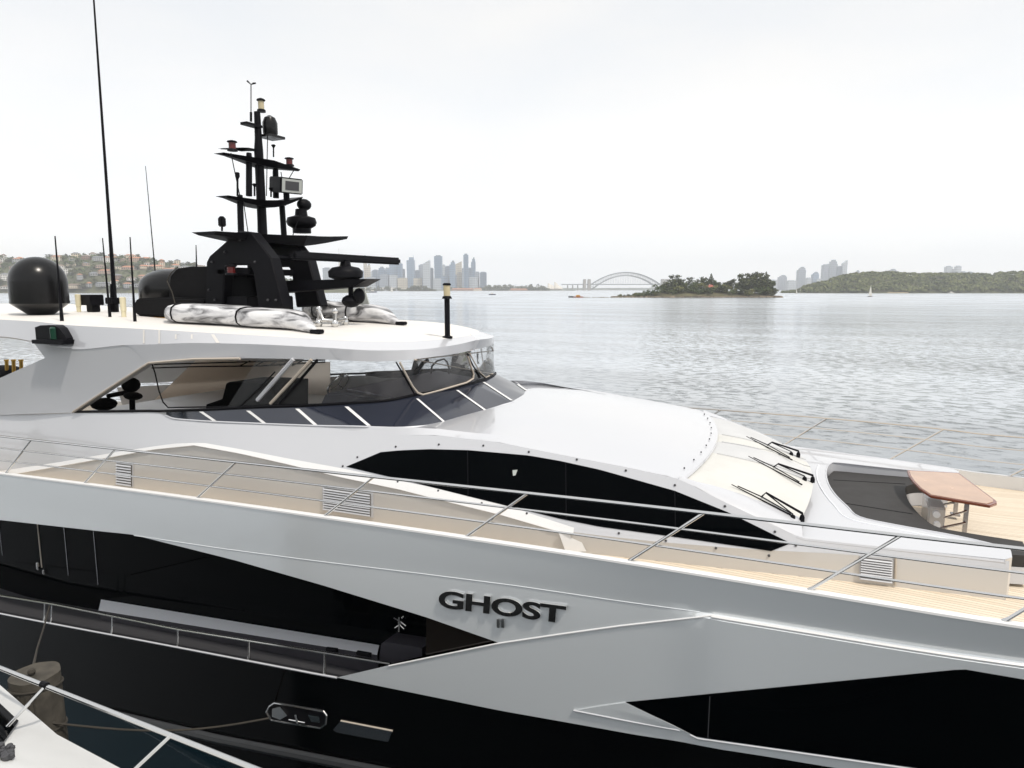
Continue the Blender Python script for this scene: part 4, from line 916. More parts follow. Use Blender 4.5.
# name on the hull
def lettering():
    cu = bpy.data.curves.new('name_lettering', 'FONT'); cu.body = 'GHOST'; cu.size = 1; cu.extrude = .055; cu.offset = .03; cu.bevel_depth = .009; cu.space_character = .98; cu.resolution_u = 8
    o = bpy.data.objects.new('tmp_text', cu); COL.objects.link(o)
    bpy.context.view_layer.update()
    me = bpy.data.meshes.new_from_object(o.evaluated_get(bpy.context.evaluated_depsgraph_get())); bpy.data.objects.remove(o)
    xs = [v.co.x for v in me.vertices]; ys_ = [v.co.y for v in me.vertices]; x0, x1, y0, y1 = min(xs), max(xs), min(ys_), max(ys_)
    bl, brr, tl, tr_ = Hp(439.5, 606.2), Hp(566, 622.5), Hp(440.5, 588.2), Hp(567.5, 604.5)
    nrm = Vector((0, -1, -.12)).normalized(); c = bl.copy()
    for v in me.vertices:
        u = (v.co.x - x0) / (x1 - x0); t = (v.co.y - y0) / (y1 - y0)
        q = (bl.lerp(brr, u)).lerp(tl.lerp(tr_, u), t); v.co = q + nrm * (.014 + v.co.z * .34) - c
    me.materials.clear(); me.materials.append(M['letter']); me.materials.append(M['letter_face_reflection'])
    me.update()
    for f in me.polygons: f.material_index = 1 if f.normal.dot(nrm) > .93 else 0
    o = bpy.data.objects.new('name_lettering', me); COL.objects.link(o); o.parent = yacht; o.location = c - YL
    for f in me.polygons: f.use_smooth = False
lettering()
for x in (499.3, 503.8):
    b = MB(); q = [Hp(x - 1.5, 618), Hp(x + 1.3, 618.3), Hp(x + 1.3, 627), Hp(x - 1.5, 626.6)]; b.prism([p - Vector((0, .01, 0)) for p in q], (0, -.02, 0)); part(b, 'numeral', 'letter' if x < 500 else 'chrome')

# ------------------------------------------------ guard rails
rail_px = [(0, 436), (118, 450), (240, 462.5), (371, 475.5), (527.5, 492.5), (703, 514), (900, 537), (1024, 547)]
rp = [solve(*q, lambda x, z: bf(x) - .13) for q in rail_px]
rco = np.polyfit([p.x for p in rp], [p.z for p in rp], 3)
def zr(X):
    Xc = max(-15, min(1.5, X)); return float(np.polyval(rco, Xc)) + (zs(X) - zs(Xc))
for side in (-1, 1):
    for f, r in ((1.0, .021), (.685, .014), (.35, .014)):
        b = MB(); b.tube([Vector((X, side * max(.05, bf(X) - .05 - .08 * f), zs(X) + (zr(X) - zs(X)) * f)) for X in lin(-20, 8, 90)], r, 8); part(b, 'guard_rail', 'chrome')
    for X in ([-16.8, -14.3, -11.85, -9.0, -6.45, -4.2, -2.12, -.24, 1.45, 3.3, 5.2] if side < 0 else [-8.6, -6.7, -4.9, -3.1, -1.12, .74, 2.5, 4.3]):
        X2 = X + .79; b = MB(); b.tube([(X, side * (bf(X) - .05), zs(X) + .01), (X + .04, side * (bf(X) - .05), zs(X) + .05), (X2, side * (bf(X2) - .13), zr(X2))], [.028, .018, .017], 8); part(b, 'stanchion', 'chrome')

# ------------------------------------------------ superstructure side
wbf = pchip([(-24, 3.18), (-9, 3.15), (-5, 3.11), (-3.5, 3.05), (-1.48, 2.76), (.24, 2.4), (1.65, 2.1)])
stl_low = [(-30, 478), (0, 476.5), (60, 466), (117, 456), (152, 449.5), (195, 445), (240, 453), (289, 464), (340, 476.5), (400, 489), (447, 501), (500, 514), (552, 529)]
sl_ = [solve(*q, lambda x, z: wbf(x)) for q in stl_low]
zv0 = pchip([(p.x, p.z) for p in sl_] + [(-2.2, 4.66), (-1, 4.68), (.3, 4.72), (1.65, 4.71)])
def zvh(X): return max(zd(X) + .02, zv0(X)) if X > -16 else zd(X) + .02
kk = pchip([(-24, .22), (-13, .25), (-10, .42), (-8, .55), (-5, .56), (-2, .5), (0, .35), (1.65, .2)])
def hs(X, z):
    v = zvh(X); return wbf(X) if z <= v else wbf(X) - kk(X) * (z - v)
def S(x, y): return solve(x, y, hs)
crease_px = [(-120, 444), (0, 442), (100, 441), (219, 440), (278, 435.5), (356, 434.5), (438, 435.5), (497, 442), (560, 454.5), (629, 467.7), (674, 477.4), (697, 487.5), (720, 500), (747, 512.5), (774, 525), (801, 538)]
cps = [S(*q) for q in pxline(crease_px, 4)]
zcr0 = pchip([(p.x, p.z) for p in cps])
XC = cps[-1].x
ZX_ = zcr0(XC); ztr = lambda X: ZX_ + (4.80 - ZX_) * (X - XC) / (1.65 - XC)   # trunk top edge
def zcr(X): return zcr0(X) if X < XC else ztr(X) + (zcr0(XC) - ztr(XC)) * max(0, 1 - (X - XC) / .3)
def zcrr(X): return zcr0(max(X, cps[0].x))if X < XC else zcr(X)
def portx(X): return X - SKEW * 2 * hs(X, zcrr(X)) * smooth(-8.5, -6, X) * (1 - smooth(-.8, 1.0, X))
sil_px = [(-120, 419), (0, 415), (73, 413), (156, 412.8), (166, 415), (176, 419), (200, 421), (266, 424), (320, 426), (367, 427), (409, 427.4)]
for side in (-1, 1):
    b = MB(); rows = []
    for X in lin(STERN + 3, cps[0].x, 10)[:-1] + lin(cps[0].x, 1.66, 110):
        zb0, v, c = zd(X) - .03, zvh(X), zcrr(X)
        zz = [zb0, zb0 + (v - zb0) * .5, v] + [v + (c - v) * t for t in (.15, .35, .55, .75, .9, 1)]
        Xs = X if side < 0 else portx(X); rows.append([Vector((Xs, side * hs(X, z), z)) for z in zz])
    b.cur = 1; b.grid([r[:3] for r in rows]); b.cur = 0; b.grid([r[2:] for r in rows]); part(b, 'house_side', ['white', 'bounce_cream'], ang=20)
    if side < 0: SIDEB = b.bvh()
crown = pchip([(-9, .01), (-6, .04), (-5, .07), (-3.2, .10), (-1.7, .07)])
silp = [S(*q) for q in pxline(sil_px, 3)]
zsil = pchip([(p.x, p.z) for p in silp]); ysil = pchip([(p.x, p.y) for p in silp])
X0s, X1s = silp[0].x, silp[-1].x
for side in (-1, 1):
    b = MB(); rows = []
    for X in lin(STERN + 3, X0s, 8)[:-1] + lin(X0s, X1s, 60):
        zc = zcrr(X); Xq = max(X, X0s); p1 = Vector((X, side * -ysil(Xq), zsil(Xq))); p0 = Vector((X, side * hs(X, zc), zc)); rows.append([p0.lerp(p1, t) for t in (0, .33, .66, 1)])
    y1, z1 = -ysil(X1s), zsil(X1s)
    def domez(X, y): zc = zcr0(X); yc = hs(X, zc); return zc + crown(X) * (1 - min(1, abs(y) / yc) ** 2.3)
    d1 = z1 - domez(X1s, y1)
    for t in lin(.08, 1, 14):
        X = X1s + 1.9 * t; zc = zcrr(X); yy = y1 - .5 * t; zz = domez(X, yy) + d1 * (1 - t) ** 2 + .004 * (1 - t); p0 = Vector((X, side * hs(X, zc), zc)); p1 = Vector((X, side * yy, zz)); r_ = []
        for u in (0, .33, .66, 1):
            q = p0.lerp(p1, u); q.z = max(q.z, domez(X, q.y) + .003); q.z -= .006 * t; r_.append(q)
        rows.append(r_)
    if side > 0: rows = [[Vector((q.x - SKEW * 2 * abs(q.y) * smooth(-8.5, -6, q.x), q.y, q.z)) for q in r_] for r_ in rows]
    b.grid(rows); part(b, 'house_shoulder', 'white', ang=25)
# raised styling ledge along the side wall, its sky light painted as brighter white
up_px = [(-30, 473), (0, 471), (60, 462), (117, 452), (152, 446.5), (176, 443.4), (203, 442.6), (240, 449), (289, 458.6), (344, 468.5), (398, 480.5), (443, 489), (507.6, 506), (560, 523), (574, 527.5)]
b = MB(); rows = []
upf = lambda x: float(np.interp(x, [q[0] for q in up_px], [q[1] for q in up_px])); lof = lambda x: float(np.interp(x, [q[0] for q in stl_low] + [574], [q[1] for q in stl_low] + [534.5]))
for x in lin(-30, 574, 60):
    a = S(x, upf(x)); c = S(x, lof(x)); a.y -= .004; c2 = c + Vector((0, -.022, 0)); c3 = c + Vector((0, .02, -.03)); rows.append([a, a.lerp(c2, .5), c2, c3])
b.grid(rows); e = rows[-1]; q = S(587, 551); q.y -= .004
c0 = S(560, 531); c0.y -= .05
d0 = S(567, 552)
b.add([e[0], e[2], c0, d0 - Vector((0, .035, 0)), q - Vector((0, .01, 0))], [(0, 1, 2), (0, 2, 3, 4)])
part(b, 'skylit_ledge', 'trim_highlight', ang=15)

# big arched side window (both sides)
wtop = [(346.4, 466.5), (381, 452), (400, 450.2), (430, 449), (469, 450), (529, 455.3), (560, 460.7), (600, 469.5), (675, 490.6), (729, 512.4), (791, 543)]
wlow = [(346.4, 466.5), (404, 480), (480, 499), (560, 518.5), (600, 526.5), (670, 536), (750, 547.6), (771, 551), (791, 543)]
tfn = lambda x: float(np.interp(x, [q[0] for q in wtop], [q[1] for q in wtop])); lfn = lambda x: float(np.interp(x, [q[0] for q in wlow], [q[1] for q in wlow]))
for side in (-1, 1):
    b = MB(); rows = []
    for x in sorted(lin(346.6, 790.8, 70) + [771, 381]):
        r = []
        for i in range(8):
            p = S(x, tfn(x) + (lfn(x) - tfn(x)) * i / 7); p.y -= .008; r.append(p if side < 0 else mir(p))
        rows.append(r)
    b.grid(rows); wo_ = part(b, 'side_window', 'black_glass', ang=40)
    if side < 0:
        for x in (468, 566, 675):
            bb = MB(); bb.tube([S(x, tfn(x)) - Vector((0, .012, 0)), S(x + .5, lfn(x)) - Vector((0, .012, 0))], .006, 5); bb.build('window_joint', 'black', wo_)
# small white mark stuck inside the window
b = MB(); b.prism([S(*v) - Vector((0, .012, 0)) for v in ((513, 470), (518, 469.5), (516, 475), (513.5, 475.5))], (0, -.004, 0)); part(b, 'window_mark', 'lensgrey')
# button head fixings round the arch
b = MB()
for q in ((343, 466), (357.6, 457), (396, 446.5), (439, 444.3), (483.5, 445.4), (529, 451.7), (577, 459.3), (626, 470.3), (675, 485), (725, 506), (775, 531.5), (398, 480.5 + 1), (438.5, 490.5), (482, 503), (527, 513.2), (619, 533), (666, 540.5), (716, 548), (769, 555.5), (796, 545)):
    p = S(*q); p.y -= .006; b = MB(); b.ball(p, .016, 8); part(b, 'fixing', 'dark_grey')
# louvred vents
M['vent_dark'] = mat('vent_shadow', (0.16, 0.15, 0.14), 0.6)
def vent(c4, n):
    q = [S(*v) for v in c4]; nr = Vector((0, -1, 0)); b = MB(); b.prism([p + nr * .004 for p in q], nr * .01); r = part(b, 'air_vent', 'white')
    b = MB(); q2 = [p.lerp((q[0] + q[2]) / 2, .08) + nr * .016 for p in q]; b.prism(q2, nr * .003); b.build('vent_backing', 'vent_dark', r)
    b = MB()
    for i in range(n):
        t = (i + .5) / n; a = q2[0].lerp(q2[3], t) + nr * .016; c = q2[1].lerp(q2[2], t) + nr * .016; dz = (q2[0] - q2[3]).length / n * .52
        b.add([a + Vector((0, 0, -dz * .5)) + nr * .012, c + Vector((0, 0, -dz * .5)) + nr * .012, c + Vector((0, 0, dz * .5)), a + Vector((0, 0, dz * .5))], [(0, 1, 2, 3)])
        b.add([a + Vector((0, 0, -dz * .5)) + nr * .012, c + Vector((0, 0, -dz * .5)) + nr * .012, c + Vector((0, 0, -dz * .5)) - nr * .008, a + Vector((0, 0, -dz * .5)) - nr * .008], [(0, 1, 2, 3)])
    b.build('louvres', 'white', r)
vent([(117, 462), (133.5, 464), (133.5, 487.5), (117, 485)], 8)
vent([(323, 486), (373.5, 493), (373.5, 517.5), (323, 510)], 9)
vent([(860, 555.5), (893.5, 559.5), (893, 583.5), (859, 579)], 9)
b = MB(); b.tube([S(895.5, 556) - Vector((0, .02, 0)), S(895, 585) - Vector((0, .02, 0))], .012, 6); part(b, 'vent_post', 'beige')

# ------------------------------------------------ coachroof dome, visor, windscreen
def domerow(X, n=22):
    zc = zcr0(X); yc = hs(X, zc); r = []
    for i in range(n + 1):
        s = -1 + 2 * i / n; r.append(Vector((X - SKEW * yc * (1 + s), yc * s, zc + crown(X) * (1 - abs(s) ** 2.3))))
    return r
b = MB(); XV = -1.82
rows = [domerow(X) for X in lin(-8.8, XV, 50)]
last = []
for i, p in enumerate(rows[-1]):
    s = -1 + 2 * i / 22; last.append(p + Vector((.33 * (1 - s * s) + .02, 0, -.012 - .03 * (1 - s * s))))
rows.append(last); rows.append([p + Vector((.012, 0, -.03)) for p in last]); rows.append([p + Vector((-.06, 0, -.05)) for p in last])
b.grid(rows); part(b, 'coachroof', 'white', ang=30); DOMEB = b.bvh()
b = MB()
for i in range(2, 21, 2):
    p = last[i] + Vector((-.10, 0, .03)); b = MB(); b.ball(p, .013, 6); part(b, 'fixing', 'dark_grey')
# windscreen under a cream cover
def wrow(t, n=26):
    r = []
    for i in range(n + 1):
        s = -1 + 2 * i / n
        topp = last[int(round((s + 1) / 2 * 22))] if n == 22 else None
        k = (s + 1) / 2 * 22; i0 = min(21, int(k)); topp = last[i0].lerp(last[i0 + 1], k - i0) + Vector((-.02, 0, -.045))
        botp = Vector((-.44 - SKEW * 2.2 * (1 + s) + .30 * (1 - s * s), 2.2 * s, 4.93 + .12 * (1 - s * s)))
        q = topp.lerp(botp, t); q.z += .07 * math.sin(math.pi * t) + (.016 * math.sin(s * 9 + t * 3) + .008 * math.sin(s * 23 - t * 5)) * math.sin(math.pi * t); r.append(q)
    return r
b = MB(); wr_ = [wrow(t, 44) for t in lin(0, 1, 16)]
for c0, c1, mi_ in ((0, 15, 0), (15, 22, 1), (22, 27, 0), (27, 44, 1)):
    b.cur = mi_; b.grid([r[c0:c1 + 1] for r in wr_])
M['cover_grey'] = mat('grey_cover', (0.55, 0.555, 0.56), 0.6, var=0.04, scale=2, bump=0.2, bscale=5)
part(b, 'windscreen_cover', ['cream', 'cover_grey'], ang=60); WSB = b.bvh()
for k_, sgn in ((15, 1), (22, 1), (27, 1)):
    b = MB(); b.tube([wr_[i][int(k_ + sgn * (i / 15) * 2)] + Vector((0, 0, .006)) for i in range(1, 16)], .010, 5); part(b, 'cover_seam', 'cover_grey')
# side frames of the windscreen, rounding into the crease
for side in (-1, 1):
    b = MB(); rows = []
    for t in lin(0, 1, 22):
        X = XV + (XC + .02 - XV) * t; zc = zcr0(X); o0 = Vector((X - (SKEW * 2 * hs(X, zc) if side > 0 else 0), hs(X, zc) * side, zc)); wr = wrow(t); i_ = wr[0] if side < 0 else wr[-1]
        i_ = i_ + Vector((0, -side * .14, .02)); mid = o0.lerp(i_, .4) + Vector((0, 0, .045)); rows.append([o0, o0.lerp(mid, .5) + Vector((0, 0, .018)), mid, i_ + Vector((0, 0, .012)), i_ + Vector((0, -side * .01, -.04))])
    b.grid(rows); part(b, 'windscreen_frame', 'white', ang=50)
# wipers
def wiper(bl0, bl1, pv, ar):
    W = lambda q, o: on(WSB, q[0], q[1], o)
    a, c, p0, j = W(bl0, .035), W(bl1, .035), W(pv, .05), W(ar, .09)
    b = MB(); b.tube([a, c], [.006, .012], 6); b.tube([a.lerp(c, .1) + Vector((0, 0, .02)), a.lerp(c, .5) + Vector((0, 0, .04)), c.lerp(a, .05) + Vector((0, 0, .02))], .008, 6); r = part(b, 'windscreen_wiper', 'black')
    b = MB(); b.tube([p0, p0 + Vector((0, 0, .05)), j, a.lerp(c, .48) + Vector((0, 0, .03))], [.020, .016, .012, .011], 6); b.tube([p0 + Vector((-.10, -.05, .0)), p0 + Vector((-.1, -.05, .04)), j + Vector((0, .03, -.015))], .008, 6); b.build('wiper_arm', 'black', r)
    b = MB(); b.lathe(p0 + Vector((0, 0, -.05)), [(.03, 0), (.03, .05), (.02, .08)], 10); b.build('wiper_pivot', 'black', r); b = MB(); b.lathe(p0 + Vector((-.10, -.05, -.05)), [(.03, 0), (.03, .06), (.02, .08)], 10); b.build('wiper_pivot', 'black', r)
wiper((731, 487), (793, 519), (811, 512), (763, 498.5))
wiper((748, 458.5), (801, 487), (811, 482), (776, 469.5))
wiper((746, 438.5), (791, 462), (797, 457), (770, 447.5))

# ------------------------------------------------ foredeck trunk with the sunpad well
def ztp(X, Y): return ztr(max(X, XC)) + .05 * max(0, 1 - (Y / 2.4) ** 2)
well = [(1.72, -1.72), (1.25, -1.58), (.62, -1.52), (.22, -1.42), (.07, -1.05), (-.08, -.6), (-.18, -.1), (-.235, .5), (-.23, 1.0), (-.19, 1.30), (-.10, 1.42), (.4, 1.46), (.9, 1.52), (1.3, 1.62), (1.62, 1.74)]
def smoothpoly(pts, n=4):
    out = []
    for i in range(len(pts) - 1):
        p0 = Vector(pts[max(0, i - 1)]); p1 = Vector(pts[i]); p2 = Vector(pts[i + 1]); p3 = Vector(pts[min(len(pts) - 1, i + 2)])
        for k in range(n):
            t = k / n; out.append(.5 * ((2 * p1) + (-p0 + p2) * t + (2 * p0 - 5 * p1 + 4 * p2 - p3) * t * t + (-p0 + 3 * p1 - 3 * p2 + p3) * t ** 3))
    out.append(Vector(pts[-1])); return out
wl = smoothpoly([(a, c, 0) for a, c in well])
outer = [Vector((X, -hs(X, zcrr(X)), 0)) for X in lin(1.62, XC, 24)]
aft = [Vector((-.48 - SKEW * 2.2 * (1 + s) + .30 * (1 - s * s), 2.2 * s, 0)) for s in lin(-1, 1, 17)]
outer2 = [Vector((portx(X), hs(X, zcrr(X)), 0)) for X in lin(XC, 1.55, 28)]
inset = .07
def zz_top(p, edge): return Vector((p.x, p.y, ztp(p.x, p.y) + (0 if edge else .0)))
b = MB(); ring = [zz_top(p, 0) for p in (outer + aft + outer2)]
loop = ring + [zz_top(Vector((1.66, 1.95, 0)), 0)] + [zz_top(p, 0) for p in reversed(wl)] + [zz_top(Vector((1.72, -1.80, 0)), 0), zz_top(Vector((1.70, -1.98, 0)), 0)]
tr = tessellate_polygon([[Vector((p.x, p.y, 0)) for p in loop]]); b.add(loop, [tuple(t) for t in tr])
part(b, 'trunk_top', 'white', ang=30)
# raised rounded rim of the well and its inner wall, outer edge roll
b = MB(); b.tube([Vector((p.x, p.y, ztp(p.x, p.y) + .001)) for p in wl], .012, 8); part(b, 'well_rim', 'white')
b = MB(); b.grid([[Vector((p.x, p.y, ztp(p.x, p.y))) for p in wl], [Vector((p.x, p.y, 4.38)) for p in wl]]); part(b, 'well_wall', 'white')
b = MB(); off = [Vector((p.x, p.y, 0)) for p in smoothpoly([(1.3, -1.75, 0), (.62, -1.66, 0), (.1, -1.55, 0), (-.08, -1.1, 0), (-.22, -.6, 0), (-.33, 0, 0), (-.37, .6, 0), (-.36, 1.05, 0)])]
b.tube([Vector((p.x, p.y, ztp(p.x, p.y) + .0)) for p in off], .011, 6); part(b, 'rim_groove', 'boxgrey')
for side in (-1, 1):
    b = MB(); b.tube([Vector((X if side < 0 else portx(X), side * (hs(X, zcrr(X)) - .02), zcrr(X) - .018)) for X in lin(XC - .05, 1.62, 24)], .03, 8); part(b, 'trunk_edge', 'white')
    xy = [(1.62, -hs(1.62, 4.75)), (1.70, -1.98), (1.72, -1.80), (1.72, -1.72)] if side < 0 else [(portx(1.55), hs(1.55, 4.75)), (1.66, 1.95), (1.62, 1.74)]
    b = MB(); b.grid([[Vector((x, y, 4.35)) for x, y in xy], [Vector((x, y, ztp(x, y) + .001)) for x, y in xy]]); part(b, 'trunk_end', 'bounce_cream', ang=15)
# sunpad base (inside the well) and the charcoal pad on it
pad = [(1.70, -1.69), (1.25, -1.55), (.62, -1.49), (.25, -1.40), (.10, -1.03), (-.05, -.58), (-.15, -.1), (-.205, .5), (-.20, 1.0), (-.16, 1.27), (-.09, 1.39), (.4, 1.43), (.9, 1.49), (1.3, 1.59), (1.45, 1.62)]
padl = smoothpoly([(a, c, 0) for a, c in pad], 4)
front = smoothpoly([(1.45, 1.2, 0), (1.05, 1.12, 0), (.86, .85, 0), (.84, .3, 0), (.88, -.2, 0), (.98, -.7, 0), (1.10, -.98, 0), (1.30, -1.05, 0), (1.95, -1.12, 0)], 4)
poly = padl + front + [Vector((1.93, -1.62, 0))]
b = MB(); b.prism([Vector((p.x, p.y, 4.40)) for p in poly], (0, 0, .20)); part(b, 'sunpad_base', 'white', ang=25)
b = MB(); b.prism([Vector((p.x, p.y, 4.605)) for p in poly], (0, 0, .135)); sp_ = b.build('sun_pad', 'sunpad', None, ang=25, bevel=.02)
tag(sp_, 'charcoal U shaped sun pad set into the white foredeck of the yacht', 'sun pad')
b = MB()
for y0, y1 in ((.78, 1.02), (-.42, -.55)): b.tube([Vector((-.13, y0, 4.741)), Vector((.86, y1, 4.741))], .006, 5)
b.build('pad_seams', 'black', sp_)
# black panel painted as a locker opening's shade, and rollers below the table: fittings on the pad base
b = MB(); b.box((.905, .25, 4.5), (.02, .5, .13)); part(b, 'locker_opening_shade', 'black')
for yy, zz, rr_ in ((-.06, 4.72, .045), (-.20, 4.62, .04)):
    b = MB(); b.lathe((1.15, yy - .28, zz), [(rr_, -.03), (rr_, .03)], 16, (0, 1, 0)); part(b, 'roller_wheel', 'trim_highlight')

# teak table
tb = thing('deck_table', 'folding teak table with rounded edge standing on the foredeck beside the sun pad', 'table', (1.3, .1, zd(1.3)))
tz = 5.015
tp = [P(*v, Z=tz) for v in ((907, 470), (908.5, 475), (913, 481.5), (920, 488.5), (930.4, 495.4), (960, 500.5), (990, 505.4), (997, 503), (996.6, 500.5), (958.8, 472.6), (930, 471))]
b = MB(); b.prism([p - Vector((0, 0, .035)) for p in tp], (0, 0, .034)); b.build('table_edge', 'table_edge', tb, bevel=.008)
cen = sum(tp, Vector()) / len(tp); b = MB(); b.prism([p.lerp(cen, .07) for p in tp], (0, 0, .004)); b.build('tabletop', 'table', tb)
for (x, y) in ((1.50, -.18), (1.50, .75)):
    b = MB(); b.box((x, y, (4.44 + 4.97) / 2), (.05, .07, .53)); b.box((x, y, 4.44), (.12, .12, .03)); b.build('table_leg', 'gunmetal', tb, bevel=.006)
for y in (-.28, .72):
    b = MB(); b.tube([(1.10, y, 4.47), (1.5, y + .05, 4.62)], .018, 6); b.tube([(1.14, y + .03, 4.60), (1.5, y + .06, 4.78)], .014, 6); b.build('table_strut', 'gunmetal', tb)
b = MB(); b.box((1.28, .25, 4.965), (.36, .9, .03)); b.build('table_frame', 'gunmetal', tb)
b = MB(); b.box((1.16, .16, 4.60), (.20, .86, .38)); b.build('table_base', 'bounce_cream', tb, bevel=.02)
b = MB(); b.box((1.265, .40, 4.62), (.012, .30, .22)); b.build('base_recess', 'black', tb)

# ------------------------------------------------ wheelhouse: tinted band, coaming, glazing, hardtop
def half(ptsY): return [P(x, y, Y=Y) for x, y, Y in ptsY]
low_h = [S(166, 415.5), S(176, 419), S(200, 421), S(266, 424), S(320, 426), S(367, 427)] + half([(409, 427.4, -2.28), (444, 424, -1.85), (466, 418.5, -1.4), (485, 412, -.92), (500, 406, -.4)])
low_h.append(Vector((low_h[-1].x + .05, 0, low_h[-1].z + .01)))
top_h = [S(166, 412.5)] + half([(176, 411.3, -2.98), (200, 410.5, -2.93), (266, 407.3, -2.78), (310, 406, -2.6), (345, 404.3, -2.38), (389, 401, -1.98), (418.6, 395, -1.5), (440, 391.2, -1.02), (457.6, 387.7, -.52), (466, 385.3, -.25)])
top_h.append(Vector((top_h[-1].x + .01, 0, top_h[-1].z + .003)))
def resample(pts, n):
    d = [0]
    for a, c in zip(pts[:-1], pts[1:]): d.append(d[-1] + (c - a).length)
    fx, fy, fz = (pchip(list(zip(d, [p[k] for p in pts]))) for k in range(3)); return [Vector((fx(t), fy(t), fz(t))) for t in lin(0, d[-1], n)]
def full(h, sk=SKEW): return h + [Vector((p.x - sk * 2 * abs(p.y), -p.y, p.z)) for p in reversed(h[:-1])]
def seg(pts, per=6):   # keep the correspondence point by point
    fs = [pchip(list(enumerate([p[k] for p in pts]))) for k in range(3)]; n = (len(pts) - 1) * per; return [Vector([f(i / per) for f in fs]) for i in range(n + 1)]
lowf, topf = full(seg(low_h), .055), full(seg(top_h), .055)
b = MB(); b.grid([[a.lerp(c, t) for a, c in zip(lowf, topf)] for t in lin(0, 1, 5)]); part(b, 'tinted_window_band', 'band_glass', ang=60); BANDB = b.bvh()
for a, c in (((201, 411.5), (215, 421)), ((248, 410.5), (265, 423.6)), ((297, 408.6), (316, 425.3)), ((346, 406.5), (369.5, 426.5)), ((416.6, 398.5), (445, 423)), ((456.5, 390), (486, 411)), ((483, 382), (512, 401)), ((503, 375), (527, 391))):
    b = MB(); w2 = 2.0 if a[0] < 400 else 1.3
    e = [[on(BANDB, a[0] + (c[0] - a[0]) * t - w2, a[1] + (c[1] - a[1]) * t, .008), on(BANDB, a[0] + (c[0] - a[0]) * t + w2, a[1] + (c[1] - a[1]) * t, .008)] for t in lin(0.02, .98, 6)]
    b.grid(e); part(b, 'mullion', 'trim_highlight')
CB = MB()
for nm_ in ('house_shoulder', 'house_side', 'coachroof'):
    for o_ in bpy.data.objects:
        if o_.name.split('.')[0] == nm_:
            w0 = wpos(o_); CB.add([v.co + w0 for v in o_.data.vertices], [tuple(f.vertices) for f in o_.data.polygons])
CBB = CB.bvh(); b = MB(); rows = []
for i, p in enumerate(lowf):
    if i < 26 or i > len(lowf) - 27: continue
    dn = Vector((p.x + 8.2, p.y, 0)).normalized(); wdt = .75 * smooth(26, 40, min(i, len(lowf) - 1 - i)) + .06; q = p + dn * wdt; h = CBB.ray_cast(Vector((q.x, q.y, 9)), Vector((0, 0, -1)))
    zq = h[0].z if h[0] is not None else p.z - .1
    q.z = zq - .004; r_ = []
    for t in (0, .15, .35, .6, .8, 1): 
        m_ = p.lerp(q, t); m_.z = q.z + (p.z - q.z) * (1 - t) ** 1.7; r_.append(m_)
    rows.append(r_)
b.grid(rows); part(b, 'coachroof_fillet', 'white', ang=60)
b = MB(); b.tube([p + Vector((0, 0, .0)) for p in lowf], .018, 6); part(b, 'band_sill', 'white')
cof = full(seg([S(73, 412.5), S(110, 412), S(150, 411.6), S(160, 411.8)] + top_h[1:]), .055)
b = MB(); b.tube([p + Vector((0, 0, .012)) for p in cof], .026, 6); part(b, 'coaming', 'black')
# hardtop shell
T_px = [(-160, 308, -2.84), (-60, 315.5, -2.84), (0, 319.5, -2.84), (32, 321.3, -2.85), (74, 325.5, -2.88), (120, 327.8, -2.88), (144, 329, -2.87), (195, 332, -2.83), (258, 335.5, -2.72), (310, 338.5, -2.52), (365, 341.3, -2.08), (415, 341.2, -1.4), (448, 338.5, -.65), (467, 335.5, -.1)]
M_px = [(-160, 330, -2.92), (-60, 334, -2.93), (0, 336.5, -2.94), (33, 341.3, -2.95), (74, 349, -2.96), (125, 345, -2.96), (151, 344.4, -2.955), (200, 343, -2.935), (258, 344.3, -2.86), (322, 347.5, -2.66), (378, 350.5, -2.25), (428, 348.8, -1.5), (461, 343.8, -.65), (477, 340, -.05)]
L_px = [(-160, 331, -2.9), (-60, 335, -2.9), (0, 337.5, -2.9), (33, 342, -2.9), (74, 349.6, -2.93), (125, 345.6, -2.955), (151, 362.6, -2.95), (200, 359.2, -2.93), (258, 358.3, -2.84), (322, 359.4, -2.64), (378, 361.6, -2.24), (428, 357.6, -1.5), (458, 353.2, -.65), (472, 350, -.05)]
Th, Mh, Lh = half(T_px), half(M_px), half(L_px)
for h in (Th, Mh, Lh): h.append(Vector((h[-1].x + .03, 0, h[-1].z)))
Tf, Mf, Lf = full(seg(Th)), full(seg(Mh)), full(seg(Lh))
n_ = len(Tf); b = MB()
def topz(p, q, t, X): return 0
rows = [[a.lerp(m, t) + Vector((0, 0, 0)) for a, m in zip(Tf, Mf)] for t in (0, .5, 1)] + [[m.lerp(l, t) for m, l in zip(Mf, Lf)] for t in (.5, 1)]
b.grid(rows); part(b, 'hardtop_fascia', 'white', ang=18)
# roof skin and ceiling
h_ = len(Tf) // 2
b = MB(); rows = []
for i in range(h_ + 1):
    a, c = Tf[i], Tf[n_ - 1 - i]; rows.append([a.lerp(c, t) + Vector((0, 0, .035 * math.sin(math.pi * t))) for t in lin(0, 1, 9)])
b.grid(rows); part(b, 'hardtop_roof', 'roofwhite', ang=50); ROOFB = b.bvh()
b = MB(); b.grid([[Lf[i].lerp(Lf[n_ - 1 - i], t) for t in lin(0, 1, 5)] for i in range(h_ + 1)]); part(b, 'hardtop_ceiling', 'lining')
